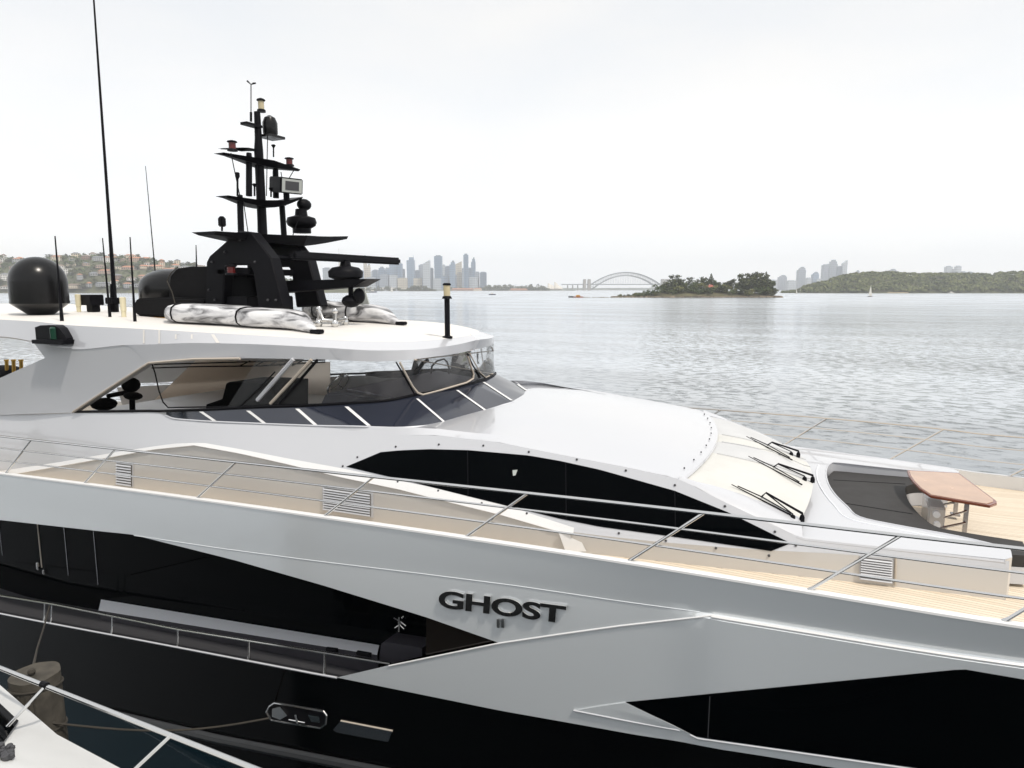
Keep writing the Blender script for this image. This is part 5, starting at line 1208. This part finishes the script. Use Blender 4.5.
# louvre slots on the fascia edge and white chip marks
FB = MB(); FB.grid([Tf, Mf]); FBB = FB.bvh()
for x in (144, 159.5, 176, 192):
    b = MB(); b.grid([[on(FBB, x - .9, y, .006), on(FBB, x + .9, y, .006)] for y in lin(330, 343.5, 4)]); part(b, 'fascia_rib', 'roofwhite')
b = MB(); b.grid([[on(FBB, 211 + t * 5.5, 334.5 + t * 8.5, .006), on(FBB, 214.5 + t * 5.5, 334.5 + t * 8.5, .006)] for t in lin(0, 1, 4)]); part(b, 'fascia_rib', 'roofwhite')
FB2 = MB(); FB2.grid([Mf, Lf]); FB2B = FB2.bvh()
b = MB(); b.grid([[on(FB2B, 329.5 + t * 8, 348.3 + t * 10, .006), on(FB2B, 333 + t * 8, 348.3 + t * 10, .006)] for t in lin(0, 1, 4)]); part(b, 'fascia_joint', 'white')
# the slanted arch that joins side and hardtop
AY = -2.95
ap = [(-200, 418), (-200, 400), (0, 378), (20, 369), (45, 358), (72, 349), (98, 347), (125, 345.2), (152, 344.5), (150.5, 362.8), (111, 387.5), (73, 412.6), (0, 415)]
for side in (-1, 1):
    q = [P(x, y, Y=AY) for x, y in ap]; q = [p if side < 0 else mir(p) for p in q]
    b = MB(); b.prism(q, (0, -side * .14, 0)); part(b, 'arch', 'white', ang=20)
b = MB(); b.prism([P(x, y, Y=-2.9) for x, y in ((33, 341.6), (45, 358), (72, 349.6))], (0, .1, 0)); part(b, 'arch_gusset', 'white')
b = MB(); b.tube([P(x, y, Y=-2.965) for x, y in ((73, 412), (111, 387), (149, 363), (195, 359.2), (240, 358.6))], .022, 6); part(b, 'opening_trim', 'beige')
# starboard navigation light box
b = MB(); q = [P(x, y, Y=-2.9) for x, y in ((42.5, 327), (48, 325), (62, 325), (67, 328), (74.5, 338), (74.5, 344), (44, 342.5))]; b.prism([p + Vector((0, -.14, 0)) for p in q], (0, .3, 0)); nb = part(b, 'nav_light_box', 'black')
b = MB(); p = P(55, 340, Y=-3.03); b.lathe(p, [(.05, 0), (.075, .02), (.075, .22), (.05, .25)], 12); b.build('green_lamp', 'green', nb)
b = MB(); q = [P(x, y, Y=-2.93) for x, y in ((43.5, 339), (74.5, 339.5), (74.5, 344), (44, 342.8))]; b.prism(q, (0, -.22, 0)); b.build('lamp_shelf', 'black', nb)
# clear vinyl glazing and its frames
i0 = 6 * 5
gt = full(seg(Lh[8:])); gb_h = [P(226, 409.3, Y=-2.88)] + half([(300, 406.3, -2.64), (345, 404.3, -2.38), (389, 401, -1.98), (430, 393, -1.26), (457.6, 387.7, -.52)]); gb_h.append(top_h[-1])
while len(gb_h) < len(Lh[8:]): gb_h.insert(-1, gb_h[-2].lerp(gb_h[-1], .5))
gb = full(seg(gb_h[:len(Lh[8:])]), .055)
n2 = min(len(gt), len(gb))
b = MB(); b.grid([[gb[i].lerp(gt[i], t) for i in range(n2)] for t in lin(0, 1, 5)]); gl = part(b, 'clear_screen', 'vinyl', ang=60); GB = b.bvh()
def fr(px, r, m, o=.015, name='screen_frame'):
    b = MB(); b.tube([on(GB, x, y, o) for x, y in pxline(px, 4)], r, 6); return part(b, name, m)
fr([(294, 359), (258, 400)], .035, 'white'); fr([(312, 359.5), (271, 403.5)], .026, 'beige'); fr([(318, 359.5), (280, 403)], .022, 'black')
fr([(399.5, 362), (404, 371), (412, 386), (417, 392.5), (422, 394.5), (440, 390), (466, 382.5), (472.5, 378.5), (473, 374), (467, 356)], .018, 'beige')
fr([(396, 362), (409, 385), (414, 394)], .012, 'black')
fr([(466.5, 353.5), (472, 365), (480, 377.5)], .014, 'black')
fr([(469, 353), (479, 372), (485, 377.5), (500, 370.5), (496, 357), (489.5, 344.5)], .011, 'beige')
fr([(156, 364), (160, 378), (166, 400), (172, 407)], .014, 'black') if False else None
# curtain wire of the open side, seen through the opening
b = MB(); b.tube([P(x, y, Y=-2.85) for x, y in ((152, 364), (155, 373), (159, 391), (163, 402), (168, 407.5), (240, 406.5), (262, 385), (275, 372))], .012, 6); part(b, 'curtain_frame', 'black')
# interior
b = MB(); b.box((-10.5, 0, 4.95), (9.5, 5.2, .1)); part(b, 'flybridge_floor', 'boatwhite')
b = MB(); q = [P(x, y, Y=2.6) for x, y in ((196, 360), (330, 362), (330, 420), (150, 420), (146, 408))]; b.prism(q, (0, .012, 0)); part(b, 'side_curtain', 'curtain')
b = MB(); b.tube([P(x, y, Y=2.2) for x, y in ((152, 368), (200, 366.5), (260, 366), (325, 362))], .02, 6)
for x in (240, 255, 268, 280, 292): b.tube([P(x, 365.8, Y=2.2), P(x + 10, 361, Y=2.2)], .015, 5)
b.tube([P(x, y, Y=2.2) for x, y in ((152, 364.5), (240, 362), (325, 360))], .02, 6); part(b, 'awning_frame', 'black')
hp_ = [P(x, y, Y=-.2) for x, y in ((206, 404.5), (222, 399), (226, 383.5), (229, 382), (262, 383), (275, 384), (275, 412), (206, 412))]
b = MB(); b.prism(hp_, (0, 1.0, 0)); part(b, 'helm_seat', 'canvas', bevel=.03)
b = MB(); b.ball(P(131, 385, Y=-1.2), (.17, .2, .17), 12); b.ball(P(133, 396, Y=-1.4), (.27, .14, .09), 12); b.tube([P(132, 396, Y=-1.3), P(132.5, 412, Y=-1.3)], .06, 8); b.ball(P(104, 404, Y=-1.6), (.3, .25, .14), 12); b.tube([P(108, 396, Y=-1.5), P(126, 392.5, Y=-1.4)], .05, 8); part(b, 'aft_seat', 'canvas')
dp_ = [P(x, y, Y=-1.3) for x, y in ((300, 380), (330, 374.5), (400, 384), (430, 392), (430, 420), (290, 420))]
b = MB(); x0, x1 = -8.9, -6.55; b.prism([(x0, -1.75, 4.9), (x1, -1.75, 4.9), (x1, -1.75, 5.80), (-7.0, -1.75, 5.9), (-7.7, -1.75, 5.96), (-8.1, -1.75, 5.92), (-8.3, -1.75, 5.6), (x0, -1.75, 5.5)], (0, 3.2, 0)); part(b, 'helm_console', 'dash', bevel=.04)
M['dashtop'] = mat('dash_top', (0.22, 0.21, 0.25), 0.5)
b = MB(); b.prism([(-7.75, -1.6, 5.985), (-6.75, -1.45, 5.86), (-6.75, 1.3, 5.86), (-7.75, 1.3, 5.985)], (0, 0, .02)); part(b, 'dash_top', 'dashtop')
b = MB(); c0 = Vector((-8.45, -1.0, 5.95)); ax = Vector((-.8, 0, .6)); u = Vector((0, 1, 0)); v = ax.normalized().cross(u)
b.tube([c0 + (u * math.cos(t) + v * math.sin(t)) * .24 for t in lin(0, 2 * math.pi, 25)], .018, 6, cap=False)
for t in (0.5, 2.6, 4.7): b.tube([c0, c0 + (u * math.cos(t) + v * math.sin(t)) * .24], .012, 5)
part(b, 'steering_wheel', 'chrome')
b = MB(); b.tube([P(x, y, Y=.9) for x, y in ((431, 374), (432, 366), (437, 361), (444, 359), (447, 362), (449, 368), (449, 374))], .02, 6); b.tube([P(x, y, Y=.5) for x, y in ((409, 384), (423, 363), (428, 360))], .04, 6); part(b, 'console_grab_rail', 'black')

# ------------------------------------------------ things on the hardtop
zroof = lambda x, y: on(ROOFB, x, y, 0.0)
# forward pole light
pb = zroof(447.5, 337.5); tpz = P(447.5, 283, Y=pb.y).z
b = MB(); b.tube([pb - Vector((0, 0, .02)), Vector((pb.x, pb.y, tpz - .26))], .048, 10); b.lathe(pb, [(.09, -.01), (.09, .02), (.06, .03)], 12); pl = part(b, 'light_pole', 'black')
b = MB(); b.lathe((pb.x, pb.y, tpz - .27), [(.09, 0), (.075, .04), (.06, .05)], 14); b.build('lamp_base', 'black', pl); b = MB(); b.lathe((pb.x, pb.y, tpz - .04), [(.07, 0), (.075, .02), (.05, .04)], 14); b.build('lamp_cap', 'black', pl)
b = MB(); b.lathe((pb.x, pb.y, tpz - .22), [(.058, 0), (.06, .18)], 14); b.build('lamp_lens', 'amber', pl)
# radomes
def radome(px0, px1, pytop, pybase, name='radome'):
    cx = (px0 + px1) / 2; base = zroof(cx, pybase); d = (base - CAM).dot(VF); r = (px1 - px0) / 2 / FPX * d * .9
    h = P(cx, pytop, Y=base.y).z - base.z; b = MB(); prof = [(r * .45, 0), (r * .48, .02), (r * .97, h * .185), (r, h * .195), (r * 1.005, h * .32)]
    for a in lin(0.0, math.pi / 2, 18): prof.append((max(.002, r * math.cos(a)), h - r + r * math.sin(a)))
    b.lathe(base, prof, 40); o = part(b, name, 'dome', ang=25)
    b = MB(); b.lathe(base, [(r * 1.012, h * .195), (r * 1.012, h * .235)], 40); b.build('radome_seam', 'dome', o); return base
radome(13.5, 69, 256.5, 314.5)
# whip antennas
def whip(xb, yb, xt, yt, r, base=None, name='whip_antenna', m='black', rb=None):
    p = base or zroof(xb, yb); t = P(xt, yt, Y=p.y); b = MB(); b.tube([p, p.lerp(t, .04), p.lerp(t, .3), t], [r * 1.5, r * 1.5, r, r * .5], 8); o = part(b, name, m)
    if rb: b = MB(); b.tube([p, p.lerp(t, rb)], r * 2.2, 8); b.build('antenna_base', m, o)
    return o
whip(62, 321, 55, 236, .024); whip(110, 317, 102.5, 238, .022); whip(135, 321.5, 130, 237, .022)
whip(115.5, 310.5, 92.8, -14, .038, base=zroof(115.5, 312), rb=.03); whip(112, 309, 111, 284, .04, base=zroof(112, 312))
whip(157, 270, 145.5, 166, .014, base=P(157, 292, Y=1.2)); whip(197, 270, 196, 245, .02, base=P(197, 285, Y=.6))
# deck sockets, small dark antenna units at the aft roof edge
for x, yb, yt in ((79, 312, 294.5), (124, 317, 297.5)):
    p = zroof(x, yb); b = MB(); h = P(x, yt, Y=p.y).z - p.z; b.lathe(p, [(.05, 0), (.05, h * .3), (.06, h * .32), (.065, h), (.03, h + .01)], 12); part(b, 'roof_socket', 'socket')
p = zroof(93, 312); b = MB(); b.box(p + Vector((0, 0, .30)), (.42, .35, .26)); b.box(p + Vector((.03, 0, .1)), (.26, .2, .2)); b.box(p + Vector((.5, .2, .28)), (.3, .2, .16)); part(b, 'roof_unit', 'black', bevel=.015)

# ---- mast
MX = -11.2
mast = MB()
def plate(px, Y0, th):
    return [P(x, y, Y=Y0) for x, y in px], (0, th, 0)
near_out = [(205, 311), (206, 262), (209, 256), (238, 230.5), (251, 232), (271, 258), (284, 308), (258, 309), (253, 273), (250, 265), (227, 265), (224, 275), (222, 311)]
q, v = plate(near_out, -.75, .26); mast.prism(q, v)
mo = part(mast, 'radar_mast', 'black', ang=20, bevel=.025, seg=1)
def sub(b, name, m='black', **k): return b.build(name, m, mo, **k)
far_out = [mir(p) + Vector((0, -.0, 0)) for p in q]
b = MB(); b.prism(far_out, (0, -.26, 0)); sub(b, 'mast_leg', bevel=.025, seg=1)
b = MB(); b.box((MX - .1, 0, 8.05), (.9, 1.5, .12)); b.box((MX - .2, 0, 7.3), (.7, 1.3, .5)); b.box((MX - .9, .2, 7.5), (.25, 1.1, .9)); sub(b, 'cross_beam', bevel=.02)
b = MB(); b.tube([(MX + .35, -.5, 8.35), (MX + .35, .6, 8.35)], .06, 8); sub(b, 'cross_tube')
# wing platforms: centre slab with raised swept tips
def wing(pxl, pyl, pxr, pyr, Xc, chord, th, ctr_drop, name='platform'):
    l, r = P(pxl, pyl, X=Xc), P(pxr, pyr, X=Xc); b = MB(); mid = (l + r) / 2; rows = []
    for t in lin(0, 1, 9):
        y = l.y + (r.y - l.y) * t; e = abs(2 * t - 1); z = l.z + (r.z - l.z) * t - ctr_drop * (1 - max(0, e - .35) / .65); ch = chord * (1 - .55 * e); tk = th * (1 - .7 * e)
        rows.append([Vector((Xc - ch / 2 - .1 * e, y, z)), Vector((Xc + ch / 2 - .1 * e, y, z)), Vector((Xc + ch / 2 - .14, y, z - tk)), Vector((Xc - ch / 2 + .1, y, z - tk))])
    b.grid(rows, True); b.add(rows[0] + rows[-1], [(0, 1, 2, 3), (4, 5, 6, 7)]); return sub(b, name, ang=25)
wing(207, 231.5, 340.5, 236.5, MX, 1.5, .22, .05)
wing(225, 195.5, 300.5, 197, MX, .8, .14, .10)
wing(222, 152.5, 299, 169.5, MX, .62, .12, .0)
wing(223, 148, 262, 150.5, MX - .1, .3, .06, -.02)
b = MB(); tl = P(245.5, 123.5, X=MX); b.box(((MX), tl.y / 2, tl.z), (.18, abs(tl.y) + .1, .05)); sub(b, 'antenna_bracket')
# posts
b = MB(); z0, z1 = P(264, 236, Y=0).z, P(262.5, 111, Y=0).z
b.tube([(MX, 0, z0 - .1), (MX, 0, P(262.5, 150, Y=0).z), (MX + .01, 0, P(262.5, 138, Y=0).z), (MX + .01, 0, z1)], [.095, .09, .072, .062], 12); sub(b, 'mast_pole')
for xa, ya, xb, yb in ((241, 232, 240, 200), (249, 196, 249, 158), (284, 236, 282, 206), (276, 198, 275.5, 172)):
    Yp = P(xa, ya, X=MX).y; b = MB(); b.tube([P(xa, ya, X=MX), P(xb, yb, X=MX), P(xb, yb - 5, X=MX)], [.062, .06, .05], 10); sub(b, 'mast_strut')
# lamps and sensors
def lamp(x, yb, yt, r, lens, lensname='signal_lamp'):
    p = P(x, yb, X=MX); h = P(x, yt, X=MX).z - p.z; b = MB(); b.lathe(p, [(r * 1.2, 0), (r * 1.1, h * .16), (r * .85, h * .2)], 12); sub(b, 'lamp_base'); b = MB(); b.lathe(p + Vector((0, 0, h * .78)), [(r * .9, 0), (r * 1.2, h * .06), (r * 1.05, h * .15), (r * .3, h * .24)], 12); o = sub(b, lensname)
    b = MB(); b.lathe(p + Vector((0, 0, h * .17)), [(r * .8, 0), (r * .8, h * .64)], 12); o2 = b.build('lamp_lens', lens, mo)
lamp(261.4, 112, 98.5, .075, 'amber'); lamp(232.5, 151, 140.5, .085, 'red'); lamp(289.5, 166, 157.5, .085, 'red')
lamp(231.5, 275, 264.5, .1, 'red'); lamp(293, 276.5, 270.5, .06, 'red')
b = MB(); p = P(270.5, 136, X=MX + .1); b.lathe(p, [(.12, 0), (.15, .05), (.15, .26), (.11, .36), (.03, .41)], 16); b.box(p + Vector((0, .02, -.02)), (.36, .42, .05)); sub(b, 'camera_dome', 'dome')
b = MB(); p = P(251, 121.5, X=MX); t_ = P(251, 84.5, X=MX); b.tube([p, p.lerp(t_, .25)], .024, 8); b.tube([p.lerp(t_, .25), t_], .010, 6)
for a in (0, 2.1, 4.2): b.tube([t_, t_ + Vector((.02 * math.cos(a), .1 * math.sin(a) if a else .1, .05))], [.008, .018], 6)
sub(b, 'wind_sensor')
for x, yb, yt, r in ((237.5, 196, 178, .02), (254.5, 196, 186, .018), (271, 197, 190, .018), (273.5, 157, 147, .015), (222, 231, 222, .02)):
    p, t_ = P(x, yb, X=MX), P(x, yt, X=MX); b = MB(); b.tube([p, t_], r, 6); b.lathe(t_ - Vector((0, 0, .02)), [(r, 0), (.045, .05), (.045, .12 if x < 240 else .06), (.03, .13 if x < 240 else .07)], 10); sub(b, 'stub_antenna')
b = MB(); p = P(222, 222, X=MX); b.box(p + Vector((0, 0, .0)), (.12, .12, .18)); sub(b, 'stub_camera', bevel=.02)
for x0_, y0_, x1_, y1_, sag in ((243, 198, 248, 232, .02), (257, 152, 258, 232, .03), (268, 120, 266.5, 196, .03), (281, 172, 286, 206, .04), (231, 153, 240, 196, .05), (294, 170, 285, 186, .05), (300, 214, 292, 238, .03)):
    a, c = P(x0_, y0_, X=MX + .12), P(x1_, y1_, X=MX + .12); b = MB(); b.tube([a.lerp(c, t) + Vector((sag * math.sin(math.pi * t), -sag * math.sin(math.pi * t), 0)) for t in lin(0, 1, 7)], .010, 5); sub(b, 'mast_cable')
for (x, y) in ((212, 262), (209, 290), (215, 300), (255, 262), (268, 300), (276, 300), (240, 240), (225, 252)): b = MB(); b.lathe(P(x, y, Y=-.77), [(.022, -.012), (.022, .02), (.012, .03)], 8, (0, -1, 0)); sub(b, 'mast_bolt', 'dark_grey')
# searchlight, angled box with glass face
p = P(286, 185.5, X=MX + .25); b = MB(); rot = Matrix.Rotation(R_(-20), 3, 'Z') @ Matrix.Rotation(R_(8), 3, 'Y'); b.box(p, (.55, .5, .32), rot); b.tube([p, p - Vector((0, 0, .32))], .07, 8); sl_o = sub(b, 'searchlight', bevel=.02)
fc = p + rot @ Vector((.279, 0, 0)); b = MB(); b.box(fc, (.012, .44, .27), rot); b.build('light_face', 'lensgrey', mo); b = MB(); b.box(fc + rot @ Vector((.008, 0, 0)), (.01, .3, .18), rot); b.build('light_lamp', 'dark_grey', mo)
# gimballed camera on the right of the wing platform
p = P(302, 233, X=MX); b = MB(); b.lathe(p, [(.20, 0), (.20, .1), (.30, .16), (.33, .24), (.30, .33), (.14, .38), (.12, .52)], 18); b.ball(p + Vector((.05, .05, .62)), (.14, .18, .13), 14); sub(b, 'gimbal_camera', ang=50)
# forward arm with open array radar
b = MB(); a0, a1 = P(282, 281, Y=-.1), P(370, 283.5, Y=-.1); zt_ = a0.z; xe = a1.x
b.prism([(MX + .3, -.25, zt_), (xe, -.18, zt_ + .03), (xe - .35, -.18, zt_ - .12), (MX + .3, -.25, zt_ - .26)], (0, .45, 0)); sub(b, 'radar_arm', bevel=.015)
p = P(346, 282, Y=0); b = MB(); b.lathe(p, [(.16, 0), (.2, .04), (.33, .09), (.34, .2), (.26, .28), (.11, .31), (.09, .42)], 18); sub(b, 'radar_pedestal', ang=50)
l, r = P(291.5, 254.2, X=p.x), P(398.5, 260.4, X=p.x); b = MB(); ln_ = (r - l).length; dr = (r - l).normalized(); rotm = Matrix((Vector(dr), Vector((-dr.y, dr.x, 0)).normalized(), Vector((0, 0, 1)))).transposed()
b.box((l + r) / 2 - Vector((0, 0, .02)), (ln_, .16, .15), rotm); sub(b, 'radar_scanner', bevel=.04)
b = MB(); p = P(351, 296, Y=0); b.tube([p + Vector((0, 0, .2)), p], .05, 8); b.ball(p - Vector((0, 0, .1)), (.2, .17, .13), 12); b.ball(p + Vector((.2, 0, 0)), (.12, .12, .16), 12); sub(b, 'loud_hailer')

# ---- second radome, black covered bundle, boards, trolley (separate things on the roof)
bs = zroof(176, 316); cxs = P(166, 290, Y=.6)
b = MB(); c = P(178, 300, Y=.9); rdm = .86
prof = [(rdm * .7, -.35), (rdm, .05), (rdm, .3)] + [(rdm * math.cos(a) ** .8 if a < 1.56 else .002, .3 + .47 * math.sin(a)) for a in lin(0, math.pi / 2, 10)]
b.lathe(c, prof, 28); part(b, 'radome', 'dome')
cb = thing('covered_tender', 'bulky black canvas covered bundle strapped beside the black mast legs', 'covered gear', zroof(190, 318))
def bundle(px, Y0, th, name, m='canvas', bev=.12):
    q = [P(x, y, Y=Y0) for x, y in px]; b = MB(); b.prism(q, (0, th, 0)); return b.build(name, m, cb, bevel=bev, seg=3)
bundle([(168, 300), (170, 276), (176, 268.5), (190, 266.5), (212, 266.5), (212, 306), (168, 306)], -.45, 1.0, 'upper_cover')
bundle([(134, 312), (133.5, 303), (136, 298.5), (165, 297), (205, 299), (205, 316.5), (137, 316)], -.6, 1.1, 'lower_cover')
b = MB(); b.prism([P(x, y, Y=-.55) for x, y in ((138, 316.5), (165, 317.5), (165, 320.5), (138, 319.5))], (0, .9, 0)); b.build('base_board', 'orange', cb)
b = MB(); b.tube([P(x, y, Y=-.63) for x, y in ((167, 281), (172, 292), (175, 303))], .012, 5); b.tube([P(x, y, Y=-.48) for x, y in ((167, 281), (171, 273), (178, 267))], .012, 5); b.build('strap', 'rope', cb)
def board(name, pts_top, pts_bot, tip, Yc, wid, label, tag_black):
    """covered board: cross-sections along the roof, tapering to the tip"""
    r = thing(name, label, 'covered board', Vector((0, 0, 0))); b = MB(); rows = []; mids = []
    for (xt, yt), (xb, yb) in zip(pts_top, pts_bot):
        lo = zroof(xb, yb); hi = P(xt, yt, Y=lo.y + .1); h = max(.05, hi.z - lo.z); mids.append((lo, h))
    n = len(mids)
    for i, (lo, h) in enumerate(mids):
        ww = wid * min(1, .35 + .65 * math.sin(math.pi * min(1, (i + .6) / 2.2) / 2)) * (1 if i < n - 3 else (.72 if i == n - 3 else (.42 if i == n - 2 else .12)))
        ring = []
        for k in range(14):
            a = 2 * math.pi * k / 14; ca, sa = math.cos(a), math.sin(a); ring.append(lo + Vector((0, ww * .5 + ww * .5 * math.copysign(abs(ca) ** .6, ca), h * .5 + h * .5 * math.copysign(abs(sa) ** .7, sa) + .015)))
        rows.append(ring)
    dense = []
    for k in range(14):
        dense.append(resample([r_[k] for r_ in rows], 36))
    b.grid([[dense[k][i] for k in range(14)] for i in range(36)], True); b.add([dense[k][0] for k in range(14)], [tuple(range(14))]); b.add([dense[k][35] for k in range(14)], [tuple(range(14))])
    base = mids[n // 2][0]; r.location = base
    b.build('board_cover', 'camo', r, ang=60)
    for fi in (8, 21):
        b = MB(); b.tube([dense[k][fi] + Vector((0, -.006, .006)) for k in range(14)] + [dense[0][fi]], .018, 5); b.build('strap', 'black', r)
    t0 = mids[-1][0]; b = MB(); b.box(t0 + Vector((.02, .05, .04)), (.22, .14, .07)); b.build('nose_strap', 'black', r, bevel=.015)
board('covered_board', [(165, 308), (172, 304.5), (190, 305), (220, 306.5), (250, 309.5), (272, 310.5), (288, 313.5), (300, 320), (313, 330)], [(164.5, 321), (172, 324), (190, 325), (220, 326.5), (250, 329), (272, 330), (288, 331), (300, 332.5), (314, 334)], None, -2.0, .75, 'grey camouflage covered board strapped on the near edge of the hardtop', 1)
board('covered_board', [(302, 302), (312, 301.5), (325, 302.5), (338, 303), (352, 304.5), (366, 306.5), (378, 310.5), (388, 316), (398, 322.5)], [(302, 318), (312, 319.5), (325, 321), (338, 321.5), (352, 322.5), (366, 323), (378, 323.8), (388, 324.5), (399, 325.3)], None, .5, .7, 'grey camouflage covered board with a clear fin lying on the far side of the hardtop', 1)
b = MB(); q = [P(x, y, Y=.9) for x, y in ((356, 304), (360, 288.5), (364, 288), (369, 304.5))]; b.prism(q, (0, .03, 0)); fo = b.build('clear_fin', 'lensgrey', None); tag(fo, 'small pale triangular perspex fin standing behind the far covered board', 'fin')
tr_ = thing('steel_trolley', 'small polished steel chock with knobs on the roof between both boards', 'trolley', zroof(332, 326))
for x, yb, yt in ((319, 326.5, 309), (335, 327, 311), (345, 325, 319)):
    p = zroof(x, yb); t_ = P(x, yt, Y=p.y); b = MB(); b.tube([p + Vector((0, 0, .02)), t_], .04, 8); b.ball(t_, .06, 10); b.ball(p + Vector((0, 0, .06)), .075, 10); b.build('post', 'chrome', tr_)
b = MB(); z_ = .12; p0, p1, p2 = zroof(317, 326.5), zroof(335, 327), zroof(346, 325); b.tube([p0 + Vector((0, 0, z_)), p1 + Vector((0, 0, z_)), p2 + Vector((0, 0, z_))], .035, 8); b.tube([P(319, 309, Y=p0.y), P(323, 320, Y=p0.y), p1 + Vector((0, 0, .1))], .03, 8); b.build('frame', 'chrome', tr_)

# dark rounded cover with three brass posts beyond the arch
ac = thing('covered_capstan', 'dark rounded cover with three brass posts seen below the hardtop wing', 'cover', P(8, 372, Y=1.5))
b = MB(); c = P(4, 378, Y=1.5); b.ball(c, (1.1, .7, .42), 18); b.build('cover', 'canvas', ac)
for x in (6.5, 13.5, 21): b = MB(); p = P(x, 371, Y=1.3); b.tube([p - Vector((0, 0, .2)), P(x, 361, Y=1.3)], .055, 8); b.lathe(P(x, 361, Y=1.3), [(.07, 0), (.07, .05)], 10); b.build('brass_post', 'gold', ac)

# ================================================================== foreground: pile, lines, neighbouring boat
pc = P(35, 673, Y=-6.1); pt = thing('mooring_pile', 'weathered timber mooring pile standing between the two boats', 'pile', Vector((pc.x, pc.y, -.5)))
d = (pc - CAM).dot(VF); r0 = 21.8 / FPX * d
b = MB(); rr = random.Random(2); prof_z = lin(-.5, pc.z, 14); rows = []
for z in prof_z: rows.append([Vector((pc.x + r0 * math.cos(a) * (1 + .03 * math.sin(7 * a + z)), pc.y + r0 * math.sin(a) * (1 + .03 * math.sin(5 * a + z * 2)), z)) for a in lin(0, 2 * math.pi * 35 / 36, 36)])
b.grid(rows, True); b.add(rows[-1], [tuple(range(36))]); b.build('pile_shaft', 'pile', pt, ang=50)
b = MB()
for z, tl_ in ((pc.z - .16, .05), (pc.z - .75, .04)): b.tube([Vector((pc.x + (r0 * 1.03) * math.cos(a), pc.y + r0 * 1.03 * math.sin(a), z + tl_ * math.cos(a + 1))) for a in lin(0, 2 * math.pi, 30)], .014, 5, cap=False)
for k in range(4):
    a = -1.2 + k * .22; b.tube([Vector((pc.x + r0 * 1.03 * math.cos(a + .08 * math.sin(j * 1.3 + k)), pc.y + r0 * 1.03 * math.sin(a + .08 * math.sin(j * 1.3 + k)), pc.z - .15 - j * .12)) for j in range(7)], .009, 5)
b.build('pile_rope', 'rope', pt)
b = MB(); a, c = Vector((pc.x + .02, pc.y - .05, pc.z + .02)), Hp(49.5, 606); b.tube([a, a.lerp(c, .25) + Vector((0, 0, .05)), a.lerp(c, .6), c], [.02, .012, .012, .012], 6); b.ball(a + Vector((0, 0, .03)), .05, 8)
tag(b.build('hanging_line', 'rope', None), 'dark mooring line from the top of the timber pile up to the walkway rail', 'rope')
b = MB(); a, c = Vector((pc.x + r0, pc.y, pc.z - .62)), Hp(270, 718); b.tube([a.lerp(c, t) - Vector((0, 0, .16 * math.sin(math.pi * t))) for t in lin(0, 1, 12)], .014, 6); b.tube([c, c + Vector((.3, .25, .02))], .014, 6)
tag(b.build('mooring_rope', 'rope', None), 'sagging mooring rope from the timber pile to the chrome hull fairlead', 'rope')

# neighbouring white boat: flank, deck, cabin corner, rail
nb_ = thing('white_boat', 'white boat with steel rail at the bottom left corner', 'boat', Vector((-5, -10, 0)))
zE = 4.35
E0, E1, E2 = P(0, 685, Z=4.5), P(57, 734.5, Z=4.42), P(120, 768, Z=4.36)
dirE = (E0 - E1); Em = E0 + dirE.normalized() * 5; dirF = (E2 - E1).normalized(); Ef = E2 + dirF * 2.2 + Vector((0, -.2, -.1))
edge = [Em, E0, E1, E2, Ef]
b = MB(); inn = [p + Vector((-.35, -.75, .42)) for p in edge]; inn2 = [p + Vector((-.9, -2.0, .62)) for p in edge]
b.grid([[p + Vector((0, .10, -4.8)) for p in edge], [p + Vector((0, .03, -.25)) for p in edge], edge, [p + Vector((-.02, -.05, .02)) for p in edge], inn, inn2]); b.build('hull_and_deck', 'boatwhite', nb_, ang=22)
DB = b.bvh()
b = MB(); q = [on(DB, x, y, .012) for x, y in ((-60, 650), (0, 707), (17.5, 723.6), (0, 748), (-60, 830))]; b.prism(q, (q[1] - on(DB, 0, 707, 0)).normalized() * .008); b.build('cabin_window', 'black_glass', nb_)
b = MB(); rr = random.Random(4)
for i in range(26): p = on(DB, rr.uniform(-12, 11), rr.uniform(748, 762), .02); b.ball(p, rr.uniform(.012, .03), 6)
b.build('grey_fluff', 'dark_grey', nb_)
rl = [P(x, y, Y=-8.1) for x, y in ((-140, 612.5), (0, 668), (128, 718.6), (253, 768), (400, 826))]
b = MB(); b.tube(rl, .0165, 10); b.build('guard_rail', 'chrome', nb_)
for (xa, ya), (xb, yb) in (((46, 686), (22, 711)), ((172, 735), (133, 771)), ((-60, 644), (-90, 676))):
    t_ = P(xa, ya - .5, Y=-8.1); p = P(xb, yb, Y=-8.25); b = MB(); b.tube([t_, t_ + (p - t_) * 1.6], .012, 8); b.build('stanchion', 'chrome', nb_)
    if xa == 46:
        b = MB(); b.lathe(t_ - Vector((.02, 0, .0)), [(.024, -.03), (.024, .03)], 10, (rl[2] - rl[1])); b.build('rail_clip', 'black', nb_)

# ================================================================== air
def add_haze():
    b = MB(); c = CAM + HF * 2000; b.box((0, 0, 110), (10600, 10600, 222.0))
    m = bpy.data.materials.new('haze_air'); m.use_nodes = True; n = m.node_tree.nodes; l = m.node_tree.links
    n.remove(n['Principled BSDF']); v = n.new('ShaderNodeVolumePrincipled'); v.inputs['Color'].default_value = (0.93, 0.95, 0.98, 1); v.inputs['Density'].default_value = 0.00016; v.inputs['Anisotropy'].default_value = 0.0
    l.new(v.outputs[0], n['Material Output'].inputs['Volume'])
    o = b.build('haze', m); o['kind'] = 'stuff'; tag(o, 'pale summer haze over the harbour', 'haze')
add_haze()
for o in bpy.data.objects:
    if '_w' in o: del o['_w']
